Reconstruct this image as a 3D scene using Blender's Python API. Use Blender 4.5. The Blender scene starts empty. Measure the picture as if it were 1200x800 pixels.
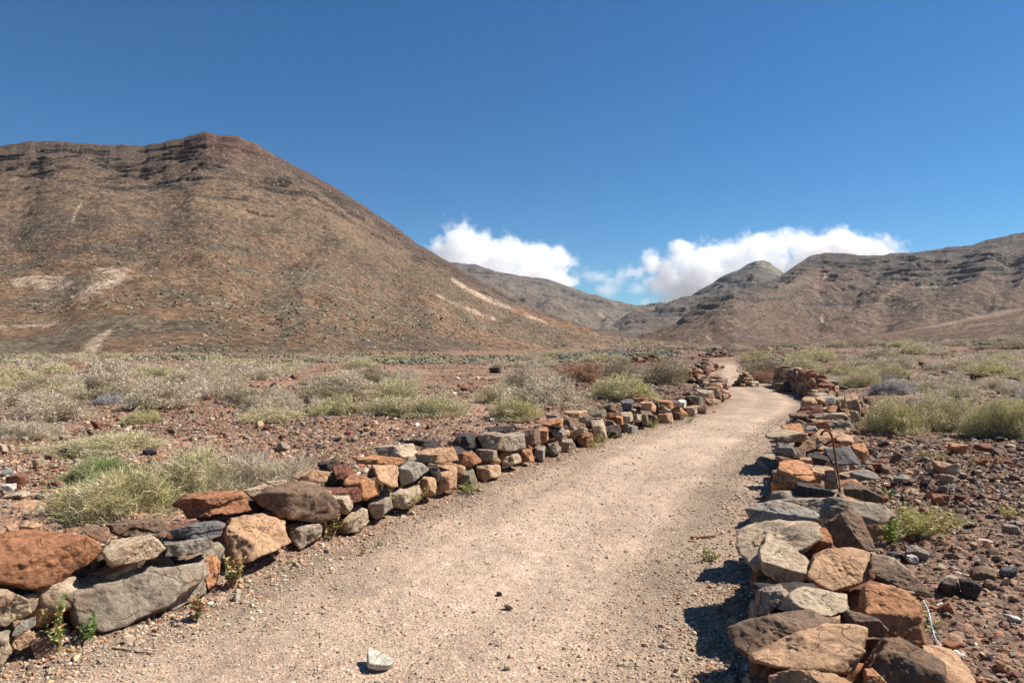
import bpy, math, random
import numpy as np
from mathutils import Vector
random.seed(7)
RNG = np.random.default_rng(7)
C = bpy.context.scene.collection
R = math.radians
CAM_H, F, HZ = 1.6, 800.0, 405.0      # eye height, focal length in picture widths/1200, horizon row

# ------------------------------------------------------------------ noise
def _hash(ix, iy, iz, seed):
    h = (ix * 374761393 + iy * 668265263 + iz * 1274126177 + seed * 974711) & 0xffffffff
    h = ((h ^ (h >> 13)) * 1274126177) & 0xffffffff
    h = ((h ^ (h >> 16)) * 2246822519) & 0xffffffff
    return (h ^ (h >> 15)) & 0xffff
def vnoise(p, seed=0):
    p = np.asarray(p, float); i = np.floor(p).astype(np.int64); f = p - i
    u = f * f * f * (f * (f * 6 - 15) + 10)
    out = 0
    for dx in (0, 1):
        wx = u[:, 0] if dx else 1 - u[:, 0]
        for dy in (0, 1):
            wy = u[:, 1] if dy else 1 - u[:, 1]
            for dz in (0, 1):
                wz = u[:, 2] if dz else 1 - u[:, 2]
                out = out + wx * wy * wz * _hash(i[:, 0] + dx, i[:, 1] + dy, i[:, 2] + dz, seed)
    return out / 32767.5 - 1
def fbm(p, octaves=4, gain=.5, seed=0):
    p = np.asarray(p, float); a = 1; s = 0; t = 0
    for o in range(octaves):
        s = s + a * vnoise(p * 2.03 ** o + 17.3 * o, seed + o); t += a; a *= gain
    return s / t * 1.6
def col3(*a): return np.stack([np.asarray(v, float) + np.zeros(np.shape(a[0])) for v in a], -1)
def smooth(a, b, x):
    t = np.clip((x - a) / (b - a), 0, 1); return t * t * (3 - 2 * t)

# ------------------------------------------------------------------ mesh helpers
def make_mesh(name, V, Fc, cols=None, smooth_sh=False, nper=None):
    """V (n,3); Fc (m,k) index array; cols (n,3) linear base colours"""
    me = bpy.data.meshes.new(name)
    V = np.asarray(V, np.float32); Fc = np.asarray(Fc, np.int32)
    k = Fc.shape[1]; m = len(Fc)
    me.vertices.add(len(V)); me.vertices.foreach_set('co', V.ravel())
    me.loops.add(m * k); me.loops.foreach_set('vertex_index', Fc.ravel())
    me.polygons.add(m); me.polygons.foreach_set('loop_start', np.arange(0, m * k, k, dtype=np.int32))
    me.polygons.foreach_set('use_smooth', np.full(m, bool(smooth_sh)))
    me.update(calc_edges=True)
    if cols is not None:
        a = me.color_attributes.new('Col', 'FLOAT_COLOR', 'POINT')
        c4 = np.ones((len(V), 4), np.float32); c4[:, :3] = cols
        a.data.foreach_set('color', c4.ravel())
    return me
def link(name, me, mat, parent=None, loc=None):
    o = bpy.data.objects.new(name, me); C.objects.link(o)
    if mat: me.materials.clear(); me.materials.append(mat)
    if parent is not None:
        o.parent = parent
        if loc is not None: o.location = Vector(loc) - parent.location
    elif loc is not None: o.location = loc
    return o
def tag(o, label=None, cat=None, group=None, kind=None):
    if label: o['label'] = label
    if cat: o['category'] = cat
    if group: o['group'] = group
    if kind: o['kind'] = kind
    return o
def empty(name, loc, label=None, cat=None, group=None):
    o = bpy.data.objects.new(name, None); C.objects.link(o); o.location = loc; o.empty_display_size = .2
    return tag(o, label, cat, group)

def icosphere(n):
    t = (1 + 5 ** .5) / 2
    v = [(-1,t,0),(1,t,0),(-1,-t,0),(1,-t,0),(0,-1,t),(0,1,t),(0,-1,-t),(0,1,-t),(t,0,-1),(t,0,1),(-t,0,-1),(-t,0,1)]
    f = [(0,11,5),(0,5,1),(0,1,7),(0,7,10),(0,10,11),(1,5,9),(5,11,4),(11,10,2),(10,7,6),(7,1,8),(3,9,4),(3,4,2),(3,2,6),(3,6,8),(3,8,9),(4,9,5),(2,4,11),(6,2,10),(8,6,7),(9,8,1)]
    v = [np.array(x, float) / np.linalg.norm(x) for x in v]
    for _ in range(n):
        cache = {}; nf = []
        def mid(a, b):
            key = (min(a, b), max(a, b))
            if key not in cache:
                m = v[a] + v[b]; v.append(m / np.linalg.norm(m)); cache[key] = len(v) - 1
            return cache[key]
        for a, b, c in f:
            ab, bc, ca = mid(a, b), mid(b, c), mid(c, a)
            nf += [(a, ab, ca), (b, bc, ab), (c, ca, bc), (ab, bc, ca)]
        f = nf
    return np.array(v), np.array(f)
ICO = [icosphere(n) for n in range(6)]

# ------------------------------------------------------------------ materials
def mat_new(name):
    m = bpy.data.materials.new(name); m.use_nodes = True
    nt = m.node_tree; nt.nodes.clear()
    out = nt.nodes.new('ShaderNodeOutputMaterial'); b = nt.nodes.new('ShaderNodeBsdfPrincipled')
    nt.links.new(b.outputs[0], out.inputs[0])
    b.inputs['Roughness'].default_value = .9; b.inputs['Specular IOR Level'].default_value = .2
    return m, nt, b
def N(nt, t, **kw):
    n = nt.nodes.new(t)
    for k, v in kw.items():
        if k in n.inputs: n.inputs[k].default_value = v
        else: setattr(n, k, v)
    return n
def L(nt, a, b): nt.links.new(a, b)
def noise_node(nt, vec, scale, detail=6, rough=.6):
    n = N(nt, 'ShaderNodeTexNoise', Scale=scale, Detail=detail, Roughness=rough); L(nt, vec, n.inputs['Vector']); return n.outputs[0]
def ramp(nt, fac, stops):
    r = nt.nodes.new('ShaderNodeValToRGB'); e = r.color_ramp.elements
    while len(e) < len(stops): e.new(.5)
    for q, (p, c) in zip(e, stops):
        q.position = p; q.color = (c if len(c) == 4 else (*c, 1)) if not np.isscalar(c) else (c, c, c, 1)
    L(nt, fac, r.inputs[0]); return r.outputs[0]
def g(v): return (v, v, v)
def mixc(nt, fac, a, b, mode='MIX'):
    m = N(nt, 'ShaderNodeMix', data_type='RGBA', blend_type=mode)
    for src, i in ((fac, 0), (a, 6), (b, 7)):
        if hasattr(src, 'default_value') or hasattr(src, 'is_linked'): L(nt, src, m.inputs[i])
        else: m.inputs[i].default_value = src if i == 0 or len(src) == 4 else (*src, 1)
    return m.outputs[2]
def bump(nt, b, height, dist, strength=1, prev=None):
    n = N(nt, 'ShaderNodeBump', Strength=strength, Distance=dist); L(nt, height, n.inputs['Height'])
    if prev is not None: L(nt, prev, n.inputs['Normal'])
    return n.outputs[0]

def rock_material(name, scale=1.0):
    m, nt, b = mat_new(name)
    at = N(nt, 'ShaderNodeAttribute', attribute_name='Col'); geo = N(nt, 'ShaderNodeNewGeometry'); v = geo.outputs['Position']
    big = noise_node(nt, v, 7 * scale, 5, .6); mid = noise_node(nt, v, 28 * scale, 8, .7); fine = noise_node(nt, v, 140 * scale, 4, .7)
    c = mixc(nt, 1.0, at.outputs[0], ramp(nt, mid, [(.3, g(.5)), (.5, g(1.0)), (.70, g(1.4))]), 'MULTIPLY')
    # iron rust and grey lichen patches on the stone
    rust = ramp(nt, big, [(.54, g(0)), (.66, g(.5))])
    c = mixc(nt, rust, c, (.30, .135, .06))
    geo2 = N(nt, 'ShaderNodeTexNoise', Scale=11 * scale, Detail=7.0, Roughness=.65); 
    off = N(nt, 'ShaderNodeVectorMath', operation='ADD'); L(nt, v, off.inputs[0]); off.inputs[1].default_value = (7, 3, 9); L(nt, off.outputs[0], geo2.inputs['Vector'])
    dark = ramp(nt, geo2.outputs[0], [(.60, g(0)), (.70, g(.5))]); c = mixc(nt, dark, c, (.06, .055, .052))
    c = mixc(nt, 1.0, c, ramp(nt, fine, [(.3, g(.75)), (.7, g(1.2))]), 'MULTIPLY')
    pits = N(nt, 'ShaderNodeTexVoronoi', Scale=70 * scale); L(nt, v, pits.inputs['Vector'])
    pr = ramp(nt, pits.outputs['Distance'], [(.0, g(0)), (.28, g(1))])
    wv = N(nt, 'ShaderNodeMix', data_type='VECTOR'); wn = N(nt, 'ShaderNodeTexNoise', Scale=5.0 * scale, Detail=4.0); L(nt, v, wn.inputs['Vector'])
    wa = N(nt, 'ShaderNodeVectorMath', operation='SCALE'); L(nt, wn.outputs['Color'], wa.inputs[0]); wa.inputs['Scale'].default_value = .22
    wb = N(nt, 'ShaderNodeVectorMath', operation='ADD'); L(nt, v, wb.inputs[0]); L(nt, wa.outputs[0], wb.inputs[1])
    ck = N(nt, 'ShaderNodeTexVoronoi', feature='DISTANCE_TO_EDGE', Scale=4.2 * scale); L(nt, wb.outputs[0], ck.inputs['Vector'])
    crack = ramp(nt, ck.outputs['Distance'], [(.0, g(0)), (.022, g(1))]); 
    cm = ramp(nt, big, [(.42, g(0)), (.5, g(1))]); crk = mixc(nt, cm, (1, 1, 1), crack)
    c = mixc(nt, 1, c, ramp(nt, crk, [(0, g(.45)), (1, g(1))]), 'MULTIPLY')
    L(nt, c, b.inputs['Base Color'])
    n0 = bump(nt, b, crk, .008, .8); n1 = bump(nt, b, mid, .022 / scale, .9, n0); n2 = bump(nt, b, pr, .003 / scale, .5, n1); n3 = bump(nt, b, fine, .004 / scale, .7, n2)
    L(nt, n3, b.inputs['Normal']); return m
ROCK = rock_material('stone')

def simple_mat(name, rough=.85, attr=True, col=(.5, .5, .5), transl=0):
    m, nt, b = mat_new(name); b.inputs['Roughness'].default_value = rough
    if attr:
        at = N(nt, 'ShaderNodeAttribute', attribute_name='Col'); L(nt, at.outputs[0], b.inputs['Base Color'])
        if transl:
            t = nt.nodes.new('ShaderNodeBsdfTranslucent'); L(nt, at.outputs[0], t.inputs[0])
            mx = N(nt, 'ShaderNodeMixShader'); mx.inputs[0].default_value = transl
            L(nt, b.outputs[0], mx.inputs[1]); L(nt, t.outputs[0], mx.inputs[2]); L(nt, mx.outputs[0], nt.nodes['Material Output'].inputs[0])
    else: b.inputs['Base Color'].default_value = (*col, 1)
    return m
PLANT = simple_mat('plant', .8, transl=.2)
PEB = simple_mat('pebble', .9)

# ------------------------------------------------------------------ ground shape
def polyline(pts): return np.array(pts, float)
def px0(x, y):                       # a spot of flat ground seen at (x, y)
    d = CAM_H * F / (y - HZ); return ((x - 600) / F * d, d)
LB = polyline([(-4.2, 1.3), (-3.2, 2.5)] + [px0(*p) for p in [(60, 775), (250, 700), (345, 652), (430, 622), (545, 578), (640, 540), (740, 508), (830, 484)]] + [(6.6, 20.5), (8.0, 26.5), (10.6, 35.5), (13.3, 45.5)])
RB = polyline([(.35, 1.2), (.72, 2.2)] + [px0(*p) for p in [(852, 790), (875, 670), (893, 590), (908, 528), (932, 494), (955, 474)]] + [(9.35, 22.6), (9.9, 25.5), (11.4, 32), (14.2, 42)])
def edge_x(poly, y): return np.interp(y, poly[:, 1], poly[:, 0])
def wx(poly, y):      # edge with straight extrapolation
    x = edge_x(poly, y); s1 = (poly[-1, 0] - poly[-2, 0]) / (poly[-1, 1] - poly[-2, 1])
    x = np.where(y > poly[-1, 1], poly[-1, 0] + (y - poly[-1, 1]) * s1, x)
    s0 = (poly[1, 0] - poly[0, 0]) / (poly[1, 1] - poly[0, 1])
    return np.where(y < poly[0, 1], poly[0, 0] + (y - poly[0, 1]) * s0, x)
def path_t(x, y):     # >0 inside the path, metres from its edge
    yy = np.clip(y, -60, 70)
    return np.minimum(x - wx(LB, yy), wx(RB, yy) - x)
def ground_base(x, y):
    x = np.asarray(x, float); y = np.asarray(y, float)
    t = path_t(x, y); out = smooth(0.1, -.9, t)
    r = np.hypot(x, y)
    z = .10 * out
    z = z + out * .10 * smooth(3, 14, r) * fbm(col3(x * .35, y * .35, 0 * x), 3, seed=3)
    rise = np.clip((x - wx(RB, np.clip(y, -60, 60))) - 1.5, 0, 60)
    z = z + .036 * rise * smooth(200, 70, r)
    z = z + .9 * smooth(25, 75, r) * smooth(400, 110, r) * smooth(-5, 25, x) * .8
    z = z + .25 * smooth(20, 60, r) * fbm(col3(x * .05, y * .05, 0 * x + 4), 3, seed=9) * smooth(500, 150, r)
    return z
def ground_z(x, y):
    x = np.asarray(x, float); y = np.asarray(y, float)
    t = path_t(x, y); out = smooth(0.1, -.5, t); r = np.hypot(x, y)
    z = ground_base(x, y)
    z = z + (.008 + .018 * out) * fbm(col3(x * 2.2, y * 2.2, 0 * x + 1), 3, seed=21)
    z = z + (.006 + .012 * out) * fbm(col3(x * 9, y * 9, 0 * x + 2), 2, seed=31) * smooth(30, 10, r)
    return z
def gz(x, y): return float(ground_z(np.array([x]), np.array([y]))[0])
def hit(px, py):      # where the line of sight through a picture point meets the ground
    d = 3.0; u = (px - 600) / F; s = (py - HZ) / F
    prev = 2.0
    for d in np.geomspace(2.2, 300, 500):
        z = CAM_H - s * d
        if z <= float(ground_base(np.array([u * d]), np.array([d]))[0]): return (u * d, d)
    return (u * 120, 120)

# ground sheet: polar grid round the camera
def build_ground():
    az = np.radians(np.concatenate([np.arange(-180, -48, 3.0), np.arange(-48, 48, .105), np.arange(48, 180, 3.0)]))
    rr = np.concatenate([[0.05, .8, 1.4], np.geomspace(1.9, 60, 620), np.geomspace(60.5, 9000, 200)])
    A, RR = np.meshgrid(az, rr); x = (np.sin(A) * RR).ravel(); y = (np.cos(A) * RR).ravel()
    z = ground_z(x, y)
    t = path_t(x, y); r = np.hypot(x, y)
    n, m = len(rr), len(az); V = np.stack([x, y, z], -1)
    i, j = np.meshgrid(np.arange(n - 1), np.arange(m), indexing='ij'); j2 = (j + 1) % m
    Fc = np.stack([i * m + j, i * m + j2, (i + 1) * m + j2, (i + 1) * m + j], -1).reshape(-1, 4)[:, ::-1]
    edge_n = .18 * fbm(col3(x * 1.5, y * 1.5, 0 * x), 3, seed=5)
    p = smooth(-.35, .25, t + edge_n) * smooth(56, 44, y) * (y > -60)
    pathc = np.array([.368, .272, .198]); shoulder = np.array([.27, .20, .145])
    w = smooth(.15, 1.25, t + edge_n * 2.5); pc = pathc * w[:, None] + shoulder * (1 - w[:, None])
    # two worn paler wheel lines
    mid = (x - wx(LB, y)) / np.maximum(wx(RB, y) - wx(LB, y), .1)
    tr = np.exp(-((mid - .72 + .05 * edge_n) / .07) ** 2) + .5 * np.exp(-((mid - .32) / .1) ** 2)
    mid_s = x - .5 * (wx(LB, y) + wx(RB, y)); pn = .6 * fbm(col3(x * .9, y * .5, 0 * x), 4, seed=61) + 1.0 * fbm(col3(mid_s * 2.6, y * .16, 0 * x), 4, seed=62); pc = pc * (1 + .26 * tr[:, None] + .17 * pn[:, None])
    fn = fbm(col3(x * .22, y * .22, 0 * x), 4, seed=12); f2 = fbm(col3(x * .8, y * .8, 0 * x), 3, seed=44)
    field = np.array([.21, .14, .098])[None] * (1 + .25 * f2[:, None]); sandy = np.array([.33, .245, .18])
    field = field * np.where((x > 1) & (t < 0), .72, 1)[:, None]; ws = smooth(.1, .7, fn)[:, None] * np.where(x > 1, .25, .55)[:, None]; field = field * (1 - ws) + sandy * ws
    far = smooth(60, 150, r)[:, None]
    fl = fbm(col3(x * .02, y * .02, 0 * x), 4, seed=77)
    farc = np.array([.22, .145, .095]) * (1 + .18 * fl[:, None])
    sand = (smooth(.35, .8, fbm(col3(x * .012, y * .03, 0 * x), 3, seed=55)) * smooth(90, 130, r) * .5)[:, None]
    farc = farc * (1 - sand) + np.array([.36, .24, .15]) * sand
    field = field * (1 - far) + farc * far
    cols = pc * p[:, None] + field * (1 - p[:, None])
    me = make_mesh('ground', V, Fc, cols, True)
    a = me.attributes.new('path', 'FLOAT', 'POINT'); a.data.foreach_set('value', p.astype(np.float32))
    m_, nt, b = mat_new('gravelly ground')
    at = N(nt, 'ShaderNodeAttribute', attribute_name='Col'); pa = N(nt, 'ShaderNodeAttribute', attribute_name='path')
    geo = N(nt, 'ShaderNodeNewGeometry'); v = geo.outputs['Position']
    vo = N(nt, 'ShaderNodeTexVoronoi', Scale=70.0, Randomness=1.0); L(nt, v, vo.inputs['Vector'])
    vo2 = N(nt, 'ShaderNodeTexVoronoi', Scale=22.0, Randomness=1.0); L(nt, v, vo2.inputs['Vector'])
    fine = noise_node(nt, v, 90, 5, .7); big = noise_node(nt, v, 1.6, 6, .6); mid_ = noise_node(nt, v, 9, 6, .65)
    # the colour of each little stone
    sep = nt.nodes.new('ShaderNodeSeparateColor'); L(nt, vo.outputs['Color'], sep.inputs[0])
    st = ramp(nt, sep.outputs[0], [(0, (.55, .5, .48)), (.25, (.85, .8, .76)), (.6, (1.05, 1, .97)), (.85, (1.3, 1.15, 1.05)), (1, (1.7, 1.65, 1.6))])
    sep2 = nt.nodes.new('ShaderNodeSeparateColor'); L(nt, vo2.outputs['Color'], sep2.inputs[0])
    st2 = ramp(nt, sep2.outputs[1], [(0, (.45, .42, .42)), (.35, (.8, .72, .68)), (.65, (1.05, .95, .9)), (.85, (1.5, 1.1, .85)), (1, (1.8, 1.7, 1.6))])
    pf = mixc(nt, .6, (1, 1, 1), st); ff = mixc(nt, .85, (1, 1, 1), st2); ff = mixc(nt, .5, ff, mixc(nt, 1, ff, st, 'MULTIPLY'))
    c = mixc(nt, 1, at.outputs[0], mixc(nt, pa.outputs['Fac'], ff, pf), 'MULTIPLY')
    c = mixc(nt, 1, c, ramp(nt, big, [(.3, g(.86)), (.7, g(1.12))]), 'MULTIPLY')
    c = mixc(nt, 1, c, ramp(nt, mid_, [(.3, g(.85)), (.7, g(1.13))]), 'MULTIPLY')
    c = mixc(nt, 1, c, ramp(nt, fine, [(.3, g(.8)), (.7, g(1.2))]), 'MULTIPLY')
    L(nt, c, b.inputs['Base Color'])
    n1 = bump(nt, b, vo.outputs['Distance'], .006, -.8 if False else .8); 
    inv = N(nt, 'ShaderNodeMath', operation='MULTIPLY'); inv.inputs[1].default_value = -1; L(nt, vo2.outputs['Distance'], inv.inputs[0])
    iv = N(nt, 'ShaderNodeMath', operation='MULTIPLY'); L(nt, inv.outputs[0], iv.inputs[0])
    om = N(nt, 'ShaderNodeMath', operation='SUBTRACT'); om.inputs[0].default_value = 1; L(nt, pa.outputs['Fac'], om.inputs[1]); L(nt, om.outputs[0], iv.inputs[1])
    n2 = bump(nt, b, iv.outputs[0], .03, .7, n1); n3 = bump(nt, b, fine, .006, .8, n2); n4 = bump(nt, b, mid_, .02, .5, n3)
    L(nt, n4, b.inputs['Normal'])
    tag(link('ground', me, m_), 'stony ground with a pale gravel path crossing it', None, None, 'structure')
build_ground()

# ------------------------------------------------------------------ hills
def hill_material(name, strata):
    m, nt, b = mat_new(name)
    at = N(nt, 'ShaderNodeAttribute', attribute_name='Col'); geo = N(nt, 'ShaderNodeNewGeometry'); v = geo.outputs['Position']
    f1 = noise_node(nt, v, .35 * strata, 8, .75); f2 = noise_node(nt, v, .06 * strata, 6, .7)
    c = mixc(nt, 1, at.outputs[0], ramp(nt, f1, [(.34, g(.42)), (.5, g(1.0)), (.66, g(1.75))]), 'MULTIPLY')
    f3 = noise_node(nt, v, 1.1 * strata, 5, .75)
    vo = N(nt, 'ShaderNodeTexVoronoi', Scale=.42 * strata, Randomness=1.0); L(nt, v, vo.inputs['Vector'])
    sp = nt.nodes.new('ShaderNodeSeparateColor'); L(nt, vo.outputs['Color'], sp.inputs[0])
    dots = ramp(nt, vo.outputs['Distance'], [(.16, g(1)), (.30, g(0))])
    lite = N(nt, 'ShaderNodeMath', operation='GREATER_THAN'); L(nt, sp.outputs[0], lite.inputs[0]); lite.inputs[1].default_value = .55
    dk = N(nt, 'ShaderNodeMath', operation='LESS_THAN'); L(nt, sp.outputs[0], dk.inputs[0]); dk.inputs[1].default_value = .28
    dl = N(nt, 'ShaderNodeMath', operation='MULTIPLY'); L(nt, dots, dl.inputs[0]); L(nt, lite.outputs[0], dl.inputs[1])
    dd = N(nt, 'ShaderNodeMath', operation='MULTIPLY'); L(nt, dots, dd.inputs[0]); L(nt, dk.outputs[0], dd.inputs[1])
    c = mixc(nt, dl.outputs[0], c, (.27, .235, .165)); c = mixc(nt, dd.outputs[0], c, (.055, .042, .03))
    c = mixc(nt, 1, c, ramp(nt, f3, [(.36, (.5, .5, .48)), (.5, (1, 1, 1)), (.62, (1.55, 1.5, 1.4))]), 'MULTIPLY')
    c = mixc(nt, 1, c, ramp(nt, f2, [(.3, g(.75)), (.7, g(1.25))]), 'MULTIPLY')
    L(nt, c, b.inputs['Base Color'])
    n1 = bump(nt, b, f1, 2.2 / strata, .9); L(nt, n1, b.inputs['Normal']); return m

def seg_mask(az, el, pts, wid):
    """soft streak along a line of (azimuth tangent, height tangent) points; marks of bare sand, dark rock and painted ledge shade on the slope"""
    out = np.zeros_like(az)
    for (x1, y1, w1), (x2, y2, w2) in zip(pts[:-1], pts[1:]):
        dx, dy = x2 - x1, y2 - y1; t = np.clip(((az - x1) * dx + (el - y1) * dy) / (dx * dx + dy * dy + 1e-9), 0, 1)
        d = np.hypot(az - x1 - t * dx, el - y1 - t * dy); out = np.maximum(out, smooth(1, .3, d / ((w1 + (w2 - w1) * t) * wid)))
    return out

def ridge(name, sky, crest, foot, foot_z, shape, seed, mat, colfn, label, ncol, nrow, cliff, gully, rough, back=1.25, spurs=()):
    """terrain: sky = crest heights traced as (bearing, height) points; crest/foot = distances along the bearings"""
    sky = np.array(sky, float); x0, x1 = sky[0, 0], sky[-1, 0]
    u = np.linspace(x0, x1, ncol); s = np.concatenate([np.linspace(0, 1, nrow), np.linspace(1, back, nrow // 5)[1:]])
    tanx = (u - 600) / F
    el = (HZ - np.interp(u, sky[:, 0], sky[:, 1])) / F
    el = el + fbm(col3(u * .09, 0 * u, 0 * u + seed), 4, seed=seed) * .0013
    dc = np.interp(u, *zip(*crest)); df = np.interp(u, *zip(*foot)); fz = np.interp(u, *zip(*foot_z)) if foot_z else -2 + 0 * u
    kk = np.hanning(61 * ncol // 900 * 2 + 1); kk /= kk.sum(); hw = len(kk) // 2
    els = np.convolve(np.pad(el, hw, mode='edge'), kk, 'valid'); zc = CAM_H + el * dc; zs = CAM_H + els * dc
    T, S = np.meshgrid(np.arange(ncol), s); T = T.ravel(); S = S.ravel()
    D = df[T] + (dc[T] - df[T]) * S
    X = tanx[T] * D; Y = D
    h = np.where(S <= 1, shape(np.clip(S, 0, 1), u[T]), 1 - 1.6 * (S - 1))
    cw = smooth(.62, 1.0, S); ztop = zs[T] + (zc[T] - zs[T]) * cw
    Z = fz[T] + (ztop - fz[T]) * h
    env = np.sin(np.pi * np.clip(S, 0, 1)) ** .7 * (S < 1) + 0.0
    sc = dc[T] * .001
    H = np.maximum(zc[T], 5)
    # gullies running down the slope
    wu = u[T] + 55 * fbm(col3(u[T] * .006, S * 1.6, 0 * S), 2, seed=seed + 9) + 9 * fbm(col3(u[T] * .03, S * 7, 0 * S), 2, seed=seed + 10)
    gn = fbm(col3(wu * gully[1], S * 1.1, 0 * S), 3, .42, seed=seed + 3)
    Z = Z - env * gully[0] * sc * (1 - np.sqrt(gn * gn + .02)) * smooth(0, .35, S) * -1 * .6 - env * gully[0] * sc * .3 * gn
    Z = Z + env * rough[0] * sc * fbm(np.stack([X, Y, Z], -1) * rough[1] / sc[:, None], 5, .55, seed=seed + 5)
    for ut, ub, wd, am_ in spurs:      # buttresses and side valleys
        uc = ub + (ut - ub) * S; k = (wu - uc) / (wd * (1.3 - .5 * S)); Z = Z + am_ * env * np.exp(-np.abs(k) ** 1.6)
    # lava beds: stepped ledges
    per, amp, lo = cliff
    q = (Z + .35 * per * fbm(col3(X / (per * 6), Y / (per * 6), 0 * X), 3, seed=seed + 7)) / per
    fr = q - np.floor(q); step = smooth(.55, .95, fr) - fr
    lv = 1.1 * fbm(np.stack([X, Y, Z * 2.5], -1) / (per * 3.2), 3, seed=seed + 11)
    am = amp * smooth(lo - .12, lo + .12, h) * smooth(-.15, .35, lv) * smooth(1.0, .94, S)
    Z = Z + am * step * per
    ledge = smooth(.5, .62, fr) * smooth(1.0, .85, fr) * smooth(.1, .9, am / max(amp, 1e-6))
    V = np.stack([X, Y, Z], -1); n, m = len(s), ncol
    i, j = np.meshgrid(np.arange(n - 1), np.arange(m - 1), indexing='ij')
    Fc = np.stack([i * m + j, i * m + j + 1, (i + 1) * m + j + 1, (i + 1) * m + j], -1).reshape(-1, 4)
    elv = (Z - CAM_H) / np.maximum(D, 1)
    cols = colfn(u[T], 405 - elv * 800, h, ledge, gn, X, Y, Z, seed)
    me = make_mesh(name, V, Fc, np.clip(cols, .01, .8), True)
    return tag(link(name, me, mat), label, None, None, 'structure')
def lerp(a, b, w): return np.asarray(a) * (1 - w[:, None]) + np.asarray(b) * w[:, None]

def left_cols(u, v, h, ledge, gn, X, Y, Z, seed):
    n1 = fbm(col3(X * .01, Y * .01, Z * .01), 4, seed=seed + 20); n2 = fbm(col3(X * .05, Y * .05, Z * .05), 4, seed=seed + 21)
    c = lerp([.148, .098, .064], [.20, .128, .080], smooth(-.5, .5, n1))
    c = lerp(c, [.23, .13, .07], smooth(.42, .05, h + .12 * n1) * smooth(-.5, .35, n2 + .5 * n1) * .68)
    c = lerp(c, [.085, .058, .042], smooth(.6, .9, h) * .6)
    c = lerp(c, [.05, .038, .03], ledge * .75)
    gr = smooth(.05, .5, -n2 + .3 * n1) * smooth(.7, .1, h) * .4; c = lerp(c, [.17, .15, .105], gr)
    def streak(pts, w=1.0, k=1.0):
        return seg_mask(u + 16 * n2 + 10 * n1, v + 7 * n2, pts, w * 1.15) * smooth(-.6, .35, fbm(col3(X * .08, Y * .08, Z * .08), 3, seed=8)) * k
    sand = streak([(160, 305, 7), (142, 325, 19), (108, 340, 17)], 1.0, 1)
    sand = np.maximum(sand, streak([(78, 330, 6), (30, 334, 11)], 1, .9))
    sand = np.maximum(sand, streak([(118, 388, 8), (108, 408, 15)], 1, .85))
    sand = np.maximum(sand, streak([(0, 383, 4), (60, 380, 4)], 1, .5))
    sand = np.maximum(sand, seg_mask(u, v + 2 * n2, [(530, 328, 2.2), (562, 347, 4.2), (600, 362, 3), (640, 378, 2)], 1) * smooth(-1, 0, n2) * .75)
    sand = np.maximum(sand, seg_mask(u + 3 * n2, v + 2 * n2, [(512, 345, 2), (540, 360, 4), (580, 374, 3)], 1) * smooth(-.9, .1, n2) * .65)
    sand = np.maximum(sand, seg_mask(u, v + 2 * n2, [(95, 238, 2), (85, 258, 3)], 1) * .5)
    c = lerp(c, [.52, .38, .27], sand)
    red = np.maximum(seg_mask(u, v + 2 * n2, [(600, 362, 3), (690, 388, 5)], 1), seg_mask(u, v, [(380, 330, 2), (360, 390, 10)], 1) * .5)
    c = lerp(c, [.27, .11, .05], red * .6)
    gul = seg_mask(u + 4 * n2, v, [(388, 355, 3), (350, 378, 6), (325, 402, 9)], 1) * .6; c = lerp(c, [.12, .115, .07], gul)
    out = np.zeros_like(u)  # dark basalt outcrops, with part of the ledge shadow painted into their colour
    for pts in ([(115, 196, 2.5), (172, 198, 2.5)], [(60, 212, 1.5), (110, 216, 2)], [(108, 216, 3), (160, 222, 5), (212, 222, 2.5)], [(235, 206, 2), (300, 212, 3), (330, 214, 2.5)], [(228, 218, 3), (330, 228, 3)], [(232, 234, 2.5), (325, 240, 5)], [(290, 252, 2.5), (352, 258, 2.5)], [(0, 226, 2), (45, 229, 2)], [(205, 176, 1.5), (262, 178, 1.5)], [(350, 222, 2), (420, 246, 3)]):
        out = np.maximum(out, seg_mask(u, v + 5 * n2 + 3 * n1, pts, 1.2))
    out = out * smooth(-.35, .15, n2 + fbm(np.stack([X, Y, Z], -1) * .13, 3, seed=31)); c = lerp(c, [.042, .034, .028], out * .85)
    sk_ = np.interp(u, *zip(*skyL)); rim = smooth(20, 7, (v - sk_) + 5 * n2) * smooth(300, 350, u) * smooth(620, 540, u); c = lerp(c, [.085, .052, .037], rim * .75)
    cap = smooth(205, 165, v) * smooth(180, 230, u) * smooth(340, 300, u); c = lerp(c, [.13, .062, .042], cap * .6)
    return c * .84 * (1 + .12 * n2[:, None])
MH = hill_material('hill scree', 1.0); MF = hill_material('far hill scree', .3)
skyL = [(-420, 215), (-250, 200), (-120, 182), (-40, 174), (0, 172), (35, 166), (75, 166), (115, 169), (170, 171), (200, 165), (222, 160), (235, 156), (242, 154), (252, 157), (264, 159), (278, 160), (290, 164), (310, 174), (350, 197), (390, 217), (420, 237), (450, 257), (490, 286), (525, 306), (550, 322), (600, 348), (650, 371), (700, 387), (740, 396), (785, 403), (840, 409)]
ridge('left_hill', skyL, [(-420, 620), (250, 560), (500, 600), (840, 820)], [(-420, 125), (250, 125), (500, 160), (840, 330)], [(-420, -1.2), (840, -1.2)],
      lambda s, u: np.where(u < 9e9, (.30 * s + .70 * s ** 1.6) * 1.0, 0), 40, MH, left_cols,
      'brown volcanic hill with dark lava ledges', 1500, 620, (6.5, .95, .64), (7, .009), (5, .03), spurs=[(285, 400, 60, 6), (215, 335, 50, -3.5), (130, 150, 60, 3.5), (45, 75, 50, -2.5), (420, 470, 36, -3), (470, 560, 36, 3)])

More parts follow.
